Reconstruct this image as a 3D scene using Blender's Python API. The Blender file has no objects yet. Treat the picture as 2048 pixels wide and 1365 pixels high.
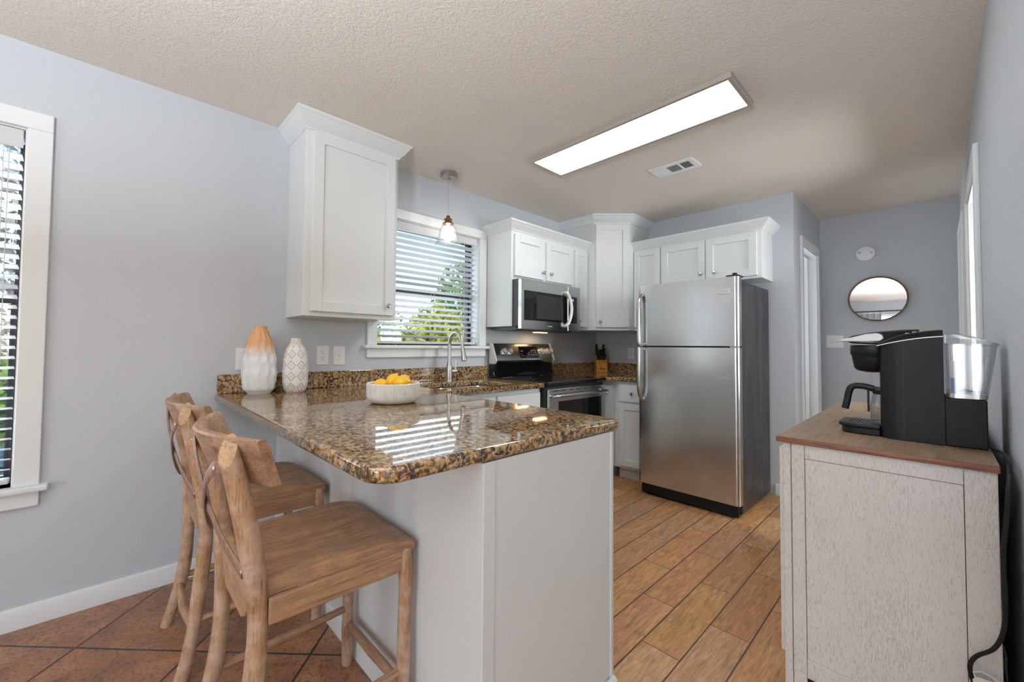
import bpy, bmesh, math, random
from mathutils import Vector, Matrix, noise
random.seed(7)
PI = math.pi
scene = bpy.context.scene
COL = scene.collection

# ------------------------------------------------------------------ camera
YAW, PIT, ROL = math.radians(46.9103), math.radians(1.7193), math.radians(0.5044)
F = Vector((-math.sin(YAW)*math.cos(PIT), math.cos(YAW)*math.cos(PIT), math.sin(PIT)))
R0 = Vector((math.cos(YAW), math.sin(YAW), 0)); U0 = R0.cross(F)
RV = math.cos(ROL)*R0 + math.sin(ROL)*U0
UV = -math.sin(ROL)*R0 + math.cos(ROL)*U0
cam_d = bpy.data.cameras.new('camera'); cam = bpy.data.objects.new('camera', cam_d); COL.objects.link(cam)
cam_d.sensor_width = 36; cam_d.lens = 824.746/2048*36
cam_d.shift_x = (1024-992.239)/2048; cam_d.shift_y = (668.773-682.5)/2048
cam_d.clip_start = .02; cam_d.clip_end = 300
cam.matrix_world = Matrix(((RV.x, UV.x, -F.x, 2.6123), (RV.y, UV.y, -F.y, -3.983), (RV.z, UV.z, -F.z, 1.1819), (0, 0, 0, 1)))
scene.camera = cam

# ------------------------------------------------------------------ world, lights, exposure
scene.view_settings.view_transform = 'Standard'
scene.view_settings.look = 'None'
scene.view_settings.gamma = 1
scene.view_settings.use_curve_mapping = False
scene.view_settings.exposure = 0.0
scene.cycles.use_denoising = True
scene.cycles.max_bounces = 10; scene.cycles.diffuse_bounces = 5; scene.cycles.glossy_bounces = 5
scene.cycles.transmission_bounces = 8; scene.cycles.transparent_max_bounces = 16
scene.cycles.caustics_reflective = False; scene.cycles.caustics_refractive = False
scene.cycles.sample_clamp_indirect = 4

W = bpy.data.worlds.new('sky'); scene.world = W; W.use_nodes = True
wn = W.node_tree; wn.nodes.clear()
o = wn.nodes.new('ShaderNodeOutputWorld'); bg = wn.nodes.new('ShaderNodeBackground'); sk = wn.nodes.new('ShaderNodeTexSky')
sk.sky_type = 'NISHITA'; sk.sun_disc = False; sk.sun_elevation = math.radians(48); sk.sun_rotation = math.radians(100)
sk.altitude = 50; sk.air_density = 1.0; sk.dust_density = 1.5
bg.inputs['Strength'].default_value = 0.42
wn.links.new(sk.outputs[0], bg.inputs[0]); wn.links.new(bg.outputs[0], o.inputs[0])

def lamp(name, kind, loc, rot, energy, color, **kw):
    l = bpy.data.lights.new(name, kind); l.energy = energy; l.color = color
    for k, v in kw.items(): setattr(l, k, v)
    ob = bpy.data.objects.new(name, l); ob.location = loc; ob.rotation_euler = rot; COL.objects.link(ob)
    return ob
lamp('sun', 'SUN', (8, -6, 12), (math.radians(40), 0, math.radians(70)), 1.6, (1, .94, .84), angle=.02)
# daylight through the sliding door in the rear wall plus an added fill lamp at the living room's unseen side
lamp('sliding_door_daylight', 'AREA', (2.9, -8.52, 1.15), (math.radians(-90), 0, PI), 160, (.86, .93, 1), shape='RECTANGLE', size=3.4, size_y=2.1)
lamp('living_side_fill', 'AREA', (6.02, -5.9, 1.4), (math.radians(105), 0, math.radians(90)), 4, (.90, .95, 1), shape='RECTANGLE', size=3.0, size_y=1.6)
# daylight at the two left windows
lamp('dining_window_daylight', 'AREA', (-.26, -4.72, 1.35), (math.radians(90), 0, math.radians(-90)), 30, (.88, .94, 1), shape='RECTANGLE', size=.9, size_y=1.5)
lamp('sink_window_daylight', 'AREA', (-.30, -2.2, 1.60), (math.radians(112), 0, math.radians(-90)), 7, (.86, .93, 1), shape='RECTANGLE', size=.85, size_y=.85)
# added fill lamps behind the doorways, brightening the hall and kitchen
lamp('near_doorway_fill', 'AREA', (3.9, -.6, 1.4), (math.radians(92), 0, math.radians(90)), 60, (.96, .98, 1), shape='RECTANGLE', size=1.0, size_y=1.2)
lamp('far_doorway_fill', 'AREA', (3.6, .55, 1.4), (math.radians(94), 0, math.radians(90)), 3, (.96, .98, 1), shape='RECTANGLE', size=.7, size_y=1.2)
lamp('hall_doorway_fill', 'AREA', (.6, .7, 1.4), (math.radians(94), 0, math.radians(-90)), 21, (.96, .98, 1), shape='RECTANGLE', size=.7, size_y=1.2)
# added upward fill light behind the camera, brightening the ceiling
lamp('ceiling_fill', 'AREA', (2.5, -5.0, 1.60), (PI, 0, 0), 185, (.88, .94, 1), shape='DISK', size=.34)
PANEL_STRENGTH = 16.0

# ------------------------------------------------------------------ material helpers
def srgb(r, g, b):
    f = lambda c: (c/255/12.92) if c/255 <= .04045 else ((c/255+.055)/1.055)**2.4
    return (f(r), f(g), f(b), 1)

class G:
    def __init__(s, name, color=(.8, .8, .8, 1), rough=.5, metal=0., **kw):
        s.m = bpy.data.materials.new(name); s.m.use_nodes = True; s.nt = s.m.node_tree
        s.b = s.nt.nodes['Principled BSDF']; s.out = s.nt.nodes['Material Output']
        s.set(**{'Base Color': color, 'Roughness': rough, 'Metallic': metal}); s.set(**kw)
    def inp(s, sock, v):
        if isinstance(v, bpy.types.NodeSocket): s.nt.links.new(v, sock)
        else: sock.default_value = v
    def set(s, **kw):
        for k, v in kw.items(): s.inp(s.b.inputs[k.replace('_', ' ')], v)
    def n(s, typ, attrs=None, **kw):
        nd = s.nt.nodes.new('ShaderNode'+typ)
        for k, v in (attrs or {}).items(): setattr(nd, k, v)
        for k, v in kw.items():
            sock = nd.inputs[int(k[1:])] if k[0] == 'i' and k[1:].isdigit() else nd.inputs[k.replace('_', ' ')]
            s.inp(sock, v)
        return nd
    def obj(s): return s.n('TexCoord').outputs['Object']
    def geo(s): return s.n('NewGeometry').outputs['Position']
    def map(s, v, scale=(1, 1, 1), rot=(0, 0, 0), loc=(0, 0, 0)):
        return s.n('Mapping', Vector=v, Scale=scale, Rotation=rot, Location=loc).outputs[0]
    def noise(s, v, scale, detail=3, rough=.5, dist=0., col=False):
        nd = s.n('TexNoise', Vector=v, Scale=scale, Detail=detail, Roughness=rough, Distortion=dist)
        return nd.outputs['Color' if col else 'Fac']
    def math(s, op, a, b=0., clamp=False):
        return s.n('Math', dict(operation=op, use_clamp=clamp), i0=a, i1=b).outputs[0]
    def mix(s, f, a, b, blend='MIX'):
        nd = s.n('Mix', dict(data_type='RGBA', blend_type=blend))
        s.inp(nd.inputs[0], f); s.inp(nd.inputs[6], a); s.inp(nd.inputs[7], b)
        return nd.outputs[2]
    def ramp(s, f, stops, interp='LINEAR'):
        nd = s.n('ValToRGB', Fac=f); r = nd.color_ramp; r.interpolation = interp
        while len(r.elements) < len(stops): r.elements.new(.5)
        for e, (p, c) in zip(r.elements, stops):
            e.position = p; e.color = (c, c, c, 1) if isinstance(c, (int, float)) else c
        return nd.outputs[0]
    def bump(s, h, strength=.3, dist=.01):
        s.set(Normal=s.n('Bump', Height=h, Strength=strength, Distance=dist).outputs[0])
    def sep(s, v):
        return s.n('SeparateXYZ', Vector=v).outputs

MT = {}
def simple(name, color, rough=.5, metal=0., **kw):
    g = G(name, color, rough, metal, **kw); MT[name] = g.m; return g

g = simple('wall_paint', srgb(194, 200, 206), .55)
g.bump(g.noise(g.obj(), 130, 3), .22, .004)
g = simple('ceiling_texture', srgb(233, 225, 215), .85)
v = g.obj(); h = g.math('ADD', g.noise(v, 150, 4, .6, .6), g.math('MULTIPLY', g.noise(v, 62, 2, .5, .3), .8))
g.bump(g.ramp(h, [(.62, 0), (1.05, 1)]), .5, .006)
g = simple('white_paint', srgb(222, 226, 226), .38)
g = simple('white_trim', srgb(228, 232, 233), .35)
g = simple('white_plastic', srgb(236, 239, 241), .35)
g = simple('slat_white', srgb(206, 207, 210), .45)
g = simple('black_plastic', (.006, .006, .0065, 1), .42, Specular_IOR_Level=.28)
g.bump(g.noise(g.obj(), 900, 2), .15, .001)
g = simple('black_gloss', (.006, .006, .007, 1), .06)
g = simple('black_matte', (.01, .01, .011, 1), .55)
g = simple('dark_grey', (.05, .05, .052, 1), .45)
g = simple('dark_bronze', (.012, .012, .015, 1), .45)
g = simple('chrome', (.62, .61, .60, 1), .16, 1.)
g = simple('nickel', (.50, .48, .46, 1), .28, 1.)
g = simple('nickel_frame', (.50, .45, .40, 1), .45, .4)
g = simple('silver_plastic', (.62, .62, .62, 1), .3, .5)
g = simple('light_silver', (.72, .72, .71, 1), .35, .3)

g = simple('stainless', (.60, .61, .61, 1), .30, 1.)
v = g.map(g.obj(), (2, 2, 420)); nz = g.noise(v, 3, 3, .6)
big = g.noise(g.obj(), 3.5, 3, .5)
g.set(Roughness=g.math('ADD', g.math('MULTIPLY', nz, .16), g.math('MULTIPLY', big, .26)))
g.bump(nz, .03, .002)
g = simple('fridge_side', (.035, .036, .037, 1), .30, .3)
v = g.obj(); st = g.noise(g.map(v, (6, 6, 1.1)), 2.5, 5, .62, .4)
g.set(Roughness=g.ramp(st, [(.35, .42), (.65, .30)])); g.set(**{'Base Color': g.ramp(st, [(.35, (.020, .021, .022, 1)), (.75, (.040, .041, .042, 1))])})
g.bump(g.noise(v, 600, 2), .2, .001)

# granite
g = simple('granite', (.4, .3, .15, 1), .035)
v = g.geo(); vw = g.n('VectorMath', dict(operation='ADD'), i0=v, i1=g.n('VectorMath', dict(operation='SCALE'), i0=g.noise(v, 20, 2, .5, 0, True), Scale=.035).outputs[0]).outputs[0]
n1 = g.noise(vw, 74, 5, .68, .4)
c = g.ramp(n1, [(.30, (.012, .010, .010, 1)), (.40, (.07, .035, .014, 1)), (.47, (.26, .135, .045, 1)), (.55, (.46, .29, .125, 1)), (.66, (.60, .45, .26, 1)), (.78, (.30, .27, .24, 1))])
vo = g.n('TexVoronoi', Vector=vw, Scale=92, Randomness=1.).outputs['Color']
c = g.mix(g.ramp(g.sep(vo)[0], [(.80, 0), (.84, .85)]), c, (.015, .014, .015, 1))
c = g.mix(g.ramp(g.sep(vo)[1], [(.86, 0), (.9, .65)]), c, (.42, .37, .31, 1))
c = g.mix(g.ramp(g.noise(v, 27, 6, .72, 1.2), [(.555, 0), (.61, .92)]), c, (.020, .019, .022, 1))
c = g.mix(g.ramp(g.noise(vw, 46, 3, .6), [(.62, 0), (.70, .6)]), c, (.55, .30, .08, 1))
c = g.mix(g.ramp(g.noise(g.map(v, (1, 1, 1), loc=(9, 3, 1)), 52, 3, .6), [(.66, 0), (.72, .7)]), c, (.19, .18, .19, 1))
g.set(**{'Base Color': c, 'IOR': 1.75})

def wood(name, axis, stops, rough=.5, scale=1., knots=True, bump=.25, spec=.3, wash=None):
    g = simple(name, (.5, .35, .2, 1), rough)
    sc = [15*scale]*3; sc[axis] = 1.6*scale
    v = g.obj(); oi = g.n('ObjectInfo').outputs['Random']
    v = g.n('VectorMath', dict(operation='ADD'), i0=v, i1=g.n('CombineXYZ', X=g.math('MULTIPLY', oi, 7.3), Y=g.math('MULTIPLY', oi, 3.1), Z=oi).outputs[0]).outputs[0]
    n = g.noise(g.map(v, sc), 2.2, 5, .62, .9)
    c = g.ramp(n, stops)
    sc2 = [160*scale]*3; sc2[axis] = 7*scale
    fine = g.noise(g.map(v, sc2), 2, 3, .6)
    c = g.mix(g.ramp(fine, [(.32, .72), (.50, 0)]), c, tuple(x*.4 for x in stops[0][1][:3])+(1,))
    if wash: c = g.mix(g.ramp(g.noise(g.map(v, [9, 9, 9]), 1.6, 5, .65), [(.40, 0), (.64, .72)]), c, wash)
    if knots:
        sk = [6*scale]*3; sk[axis] = 3.2*scale
        d = g.n('TexVoronoi', Vector=g.map(v, sk), Scale=1.6).outputs['Distance']
        c = g.mix(g.ramp(d, [(.05, .8), (.13, 0)]), c, tuple(x*.3 for x in stops[0][1][:3])+(1,))
    g.set(**{'Base Color': c, 'Specular IOR Level': spec})
    g.bump(fine, bump, .002)
    return g
TEAK = [(.25, (.25, .13, .065, 1)), (.45, (.38, .215, .115, 1)), (.60, (.47, .285, .16, 1)), (.78, (.56, .38, .24, 1))]
wood('stool_wood_upright', 2, [(p, (c[0]*.92, c[1]*.90, c[2]*.88, 1)) for p, c in TEAK], .55, wash=(.56, .42, .33, 1), knots=False)
wood('stool_wood_deep', 1, [(p, (c[0]*1.0, c[1]*.97, c[2]*.96, 1)) for p, c in TEAK], .42, .42, bump=.06, wash=(.24, .15, .105, 1))
wood('stool_wood_wide', 0, [(p, (c[0]*1.05, c[1]*1.08, c[2]*1.12, 1)) for p, c in TEAK], .55, .8, wash=(.26, .165, .125, 1))
wood('end_grain', 0, [(.3, (.34, .21, .12, 1)), (.6, (.46, .30, .175, 1)), (.8, (.52, .37, .24, 1))], .6, .5, knots=False)
wood('strap_wood', 2, [(.3, (.17, .09, .06, 1)), (.6, (.30, .18, .13, 1)), (.8, (.38, .26, .2, 1))], .55, 1.3, knots=False)
wood('sideboard_top_wood', 1, [(.25, (.12, .075, .045, 1)), (.42, (.27, .155, .075, 1)), (.56, (.34, .21, .115, 1)), (.75, (.42, .29, .18, 1))], .38, .45, knots=False, bump=.1, wash=(.20, .16, .13, 1))
wood('sideboard_edge_wood', 0, [(.3, (.13, .05, .03, 1)), (.55, (.24, .11, .07, 1)), (.75, (.33, .19, .13, 1))], .45, .8, knots=False)
wood('orange_wood', 2, [(.3, (.45, .18, .03, 1)), (.7, (.68, .32, .07, 1))], .35, 1.2, knots=False, bump=.05)
wood('walnut_wood', 0, [(.3, (.10, .035, .015, 1)), (.7, (.24, .10, .045, 1))], .4, 1.5, knots=False)
wood('oak_frame', 0, [(.3, (.17, .085, .035, 1)), (.7, (.27, .15, .07, 1))], .45, 1.5, knots=False)

# whitewashed sideboard
g = simple('whitewash', srgb(196, 188, 180), .55)
v = g.obj()
f1 = g.noise(g.map(v, (230, 230, 24)), 2.4, 3, .6, .5)
big = g.noise(g.map(v, (3, 3, 1.2)), 2.2, 4, .6)
thr = g.math('SUBTRACT', f1, g.math('MULTIPLY', big, .24))
c = g.mix(g.ramp(thr, [(.24, .62), (.35, 0)]), srgb(222, 220, 218), srgb(140, 135, 131))
c = g.mix(g.ramp(g.noise(v, 2.4, 4, .6), [(.4, 0), (.75, .5)]), c, srgb(203, 197, 192))
g.set(**{'Base Color': c}); g.bump(f1, .12, .001)
simple('sideboard_groove', srgb(80, 70, 64), .7)

# kitchen floor planks (wood-look tile, 15.2 x 61 cm running towards the fridge wall)
g = simple('plank_floor', (.4, .2, .1, 1), .36)
s3 = g.sep(g.geo())
rx = g.math('DIVIDE', g.math('SUBTRACT', s3[0], 1.7785-1.521), .1521); row = g.math('FLOOR', rx); fx = g.math('FRACT', rx)
odd = g.math('FRACT', g.math('MULTIPLY', row, .5))
ry = g.math('DIVIDE', g.math('ADD', g.math('ADD', s3[1], 11.561), g.math('MULTIPLY', odd, .612)), .612)
cell = g.math('FLOOR', ry); fy = g.math('FRACT', ry)
wn_ = g.n('TexWhiteNoise', dict(noise_dimensions='2D'), Vector=g.n('CombineXYZ', X=row, Y=cell).outputs[0])
rnd, rcol = wn_.outputs['Value'], wn_.outputs['Color']
off = g.n('VectorMath', dict(operation='SCALE'), i0=rcol, Scale=13.).outputs[0]
pv = g.n('VectorMath', dict(operation='ADD'), i0=g.geo(), i1=off).outputs[0]
gr = g.noise(g.map(pv, (20, 2.4, 1)), 2.4, 5, .62, 1.5)
fn = g.noise(g.map(pv, (120, 6, 1)), 2, 3, .6)
c = g.ramp(gr, [(.25, (.24, .105, .036, 1)), (.42, (.42, .205, .080, 1)), (.56, (.53, .275, .115, 1)), (.75, (.66, .385, .185, 1))])
c = g.mix(g.ramp(fn, [(.3, .45), (.5, 0)]), c, (.18, .08, .028, 1))
c = g.mix(g.ramp(g.noise(pv, 7, 5, .7), [(.56, 0), (.8, .6)]), c, (.15, .075, .032, 1))
hs = g.n('HueSaturation', Color=c, Hue=g.math('ADD', g.math('MULTIPLY', g.sep(rcol)[1], .010), .495), Saturation=g.math('ADD', g.math('MULTIPLY', g.sep(rcol)[2], .15), .88), Value=g.math('ADD', g.math('MULTIPLY', rnd, .38), .80)).outputs[0]
ex = g.math('MINIMUM', fx, g.math('SUBTRACT', 1., fx)); ey = g.math('MULTIPLY', g.math('MINIMUM', fy, g.math('SUBTRACT', 1., fy)), 4.02)
edge = g.math('MINIMUM', g.math('DIVIDE', ex, 1.), g.math('MULTIPLY', ey, 1.35))
gm = g.ramp(edge, [(.014, 1), (.022, 0)])
g.set(**{'Base Color': g.mix(gm, hs, (.045, .030, .020, 1))})
g.set(Roughness=g.math('ADD', .26, g.math('MULTIPLY', gr, .22)))
g.bump(g.math('SUBTRACT', g.math('MULTIPLY', fn, .25), gm), .35, .003)

# dining floor: terracotta tiles laid on the diagonal
g = simple('terracotta_tile', (.3, .15, .08, 1), .38)
v = g.geo(); rv = g.n('VectorRotate', dict(rotation_type='Z_AXIS'), Vector=v, Angle=math.radians(-45.5)).outputs[0]
s3 = g.sep(rv)
tx = g.math('DIVIDE', g.math('ADD', s3[0], 20*.4595+2.667), .4595); ty = g.math('DIVIDE', g.math('ADD', s3[1], 20*.4595+3.062), .4595)
cx, cy, fx, fy = g.math('FLOOR', tx), g.math('FLOOR', ty), g.math('FRACT', tx), g.math('FRACT', ty)
wnn = g.n('TexWhiteNoise', dict(noise_dimensions='2D'), Vector=g.n('CombineXYZ', X=cx, Y=cy).outputs[0])
pv = g.n('VectorMath', dict(operation='ADD'), i0=v, i1=g.n('VectorMath', dict(operation='SCALE'), i0=wnn.outputs['Color'], Scale=9.).outputs[0]).outputs[0]
n1 = g.noise(pv, 6, 6, .65, .5); n2 = g.noise(pv, 70, 4, .7)
c = g.ramp(n1, [(.30, (.15, .066, .036, 1)), (.46, (.30, .125, .056, 1)), (.60, (.40, .18, .078, 1)), (.78, (.48, .26, .14, 1))])
c = g.mix(g.ramp(n2, [(.36, .75), (.50, 0)]), c, (.085, .040, .026, 1))
c = g.n('HueSaturation', Color=c, Hue=.5, Saturation=.92, Value=g.math('ADD', .86, g.math('MULTIPLY', wnn.outputs['Value'], .25))).outputs[0]
ex = g.math('MINIMUM', g.math('MINIMUM', fx, g.math('SUBTRACT', 1., fx)), g.math('MINIMUM', fy, g.math('SUBTRACT', 1., fy)))
gm = g.ramp(ex, [(.0075, 1), (.0115, 0)])
g.set(**{'Base Color': g.mix(gm, c, (.030, .027, .026, 1))})
g.bump(g.math('SUBTRACT', g.math('MULTIPLY', g.math('ADD', n2, n1), .5), gm), .5, .004)

# vases
g = simple('ombre_ceramic', (.8, .8, .8, 1), .55)
z = g.sep(g.obj())[2]; zz = g.math('ADD', z, g.math('MULTIPLY', g.noise(g.obj(), 26, 3), .05))
g.set(**{'Base Color': g.mix(g.ramp(zz, [(.218, 0), (.298, 1)]), srgb(228, 230, 232), srgb(218, 164, 116))})
g = simple('diamond_ceramic', (.8, .8, .8, 1), .5)
s3 = g.sep(g.obj()); ang = g.math('DIVIDE', g.math('ARCTAN2', s3[1], s3[0]), 2*PI)
u = g.math('FRACT', g.math('ADD', g.math('MULTIPLY', ang, 8), .3)); w = g.math('FRACT', g.math('DIVIDE', g.math('SUBTRACT', s3[2], .0), .0605))
dd = g.math('ADD', g.math('ABSOLUTE', g.math('SUBTRACT', u, .5)), g.math('ABSOLUTE', g.math('SUBTRACT', w, .5)))
k = g.ramp(dd, [(0, .7), (.06, .7), (.07, 0), (.13, 0), (.14, .55), (.18, .55), (.19, 0), (.34, 0), (.35, 1), (.44, 1), (.45, 0)], 'CONSTANT')
g.set(**{'Base Color': g.mix(k, srgb(233, 232, 232), srgb(183, 158, 128))})
g.bump(k, .4, .003)
g = simple('whitewashed_bowl', srgb(226, 224, 220), .7)
n = g.noise(g.map(g.obj(), (60, 60, 12)), 2, 4, .6); g.set(**{'Base Color': g.mix(g.ramp(n, [(.34, .6), (.5, 0)]), srgb(231, 229, 226), srgb(190, 184, 176))}); g.bump(n, .3, .003)
g = simple('lemon_peel', srgb(246, 190, 30), .38)
n = g.noise(g.obj(), 4, 3); g.set(**{'Base Color': g.mix(n, srgb(247, 178, 16), srgb(250, 208, 50))}); g.bump(g.noise(g.obj(), 260, 2), .35, .002)

def glass(name, tint=(1, 1, 1, 1), edge=.25, rough=.02, extra=.0, edge_tint=.8):
    m = bpy.data.materials.new(name); m.use_nodes = True; nt = m.node_tree; nt.nodes.clear(); MT[name] = m
    out = nt.nodes.new('ShaderNodeOutputMaterial'); mx = nt.nodes.new('ShaderNodeMixShader')
    tr = nt.nodes.new('ShaderNodeBsdfTransparent'); gl = nt.nodes.new('ShaderNodeBsdfGlossy')
    lw = nt.nodes.new('ShaderNodeLayerWeight'); lw.inputs['Blend'].default_value = edge
    mc = nt.nodes.new('ShaderNodeMix'); mc.data_type = 'RGBA'
    mc.inputs[6].default_value = tint; mc.inputs[7].default_value = tuple(x*edge_tint for x in tint[:3])+(1,)
    fc = nt.nodes.new('ShaderNodeLayerWeight'); fc.inputs['Blend'].default_value = .5
    pw = nt.nodes.new('ShaderNodeMath'); pw.operation = 'POWER'; pw.inputs[1].default_value = 5
    ad = nt.nodes.new('ShaderNodeMath'); ad.operation = 'MULTIPLY_ADD'; ad.inputs[1].default_value = .85; ad.inputs[2].default_value = .04+extra
    gl.inputs['Roughness'].default_value = rough
    L = nt.links.new
    L(fc.outputs['Facing'], pw.inputs[0]); L(pw.outputs[0], ad.inputs[0])
    L(lw.outputs['Facing'], mc.inputs[0]); L(mc.outputs[2], tr.inputs[0])
    L(ad.outputs[0], mx.inputs[0]); L(tr.outputs[0], mx.inputs[1]); L(gl.outputs[0], mx.inputs[2]); L(mx.outputs[0], out.inputs[0])
    return m, nt, gl
glass('window_glass', (.97, .99, .98, 1), .05)
m, nt, gl = glass('seeded_glass', (.985, .99, .99, 1), .3, .08, .06, edge_tint=.93)
nz = nt.nodes.new('ShaderNodeTexNoise'); nz.inputs['Scale'].default_value = 90; bp = nt.nodes.new('ShaderNodeBump'); bp.inputs['Strength'].default_value = .6; bp.inputs['Distance'].default_value = .004
nt.links.new(nz.outputs['Fac'], bp.inputs['Height']); nt.links.new(bp.outputs[0], gl.inputs['Normal'])
glass('clear_plastic', (.97, .975, .98, 1), .3, .04, .05, edge_tint=.93)
glass('carafe_glass', (.86, .87, .88, 1), .4, .03, .04)

def emit(name, color, strength):
    m = bpy.data.materials.new(name); m.use_nodes = True; nt = m.node_tree; nt.nodes.clear(); MT[name] = m
    out = nt.nodes.new('ShaderNodeOutputMaterial'); e = nt.nodes.new('ShaderNodeEmission')
    e.inputs[0].default_value = color; e.inputs[1].default_value = strength; nt.links.new(e.outputs[0], out.inputs[0])
emit('panel_light', (.93, .97, 1, 1), PANEL_STRENGTH)
emit('bulb_light', (1, .93, .82, 1), 22)
emit('hood_light', (1, .55, .22, 1), 5)
emit('display_blue', (.35, .55, 1, 1), .8)
simple('mirror_glass', (.9, .9, .9, 1), .01, 1.)
simple('legend_grey', (.45, .45, .45, 1), .5)
simple('legend_dim', (.10, .10, .10, 1), .5)
simple('badge_silver', (.55, .55, .55, 1), .35, .8)
simple('brass_plate', (.30, .22, .13, 1), .4, .8)
g = simple('curtain_cloth', srgb(196, 203, 205), .9)
g.bump(g.noise(g.obj(), 400, 2), .2, .001)
g = simple('lawn_green', srgb(120, 140, 80), .9); g.set(**{'Base Color': g.mix(g.noise(g.obj(), 1.2, 5, .65), srgb(96, 128, 120), srgb(150, 165, 130))})
for nm, a, b in (('foliage_green', (60, 110, 40), (150, 190, 70)), ('foliage_yellow', (120, 140, 30), (225, 215, 90)), ('foliage_grey', (105, 100, 95), (180, 176, 170)), ('foliage_teal', (40, 95, 105), (110, 165, 175))):
    g = simple(nm, srgb(*a), .7); r = g.n('TexWhiteNoise', dict(noise_dimensions='3D'), Vector=g.map(g.obj(), (9, 9, 9))).outputs['Value']
    g.set(**{'Base Color': g.mix(g.noise(g.obj(), 5, 4, .7), srgb(*a), srgb(*b))})
simple('bark', srgb(110, 96, 84), .9)
simple('paper_white', srgb(235, 233, 230), .6)
simple('coffee_speck', (.006, .005, .005, 1), .8)
simple('filter_blue', srgb(90, 140, 200), .5)
simple('tile_grout', (.03, .027, .026, 1), .8)

# ------------------------------------------------------------------ mesh helpers
ORIG = {}
def frame(o, u, n, w=(0, 0, 1)):
    u, n, w = Vector(u), Vector(n), Vector(w)
    return Matrix(((u.x, n.x, w.x, o[0]), (u.y, n.y, w.y, o[1]), (u.z, n.z, w.z, o[2]), (0, 0, 0, 1)))

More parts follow.
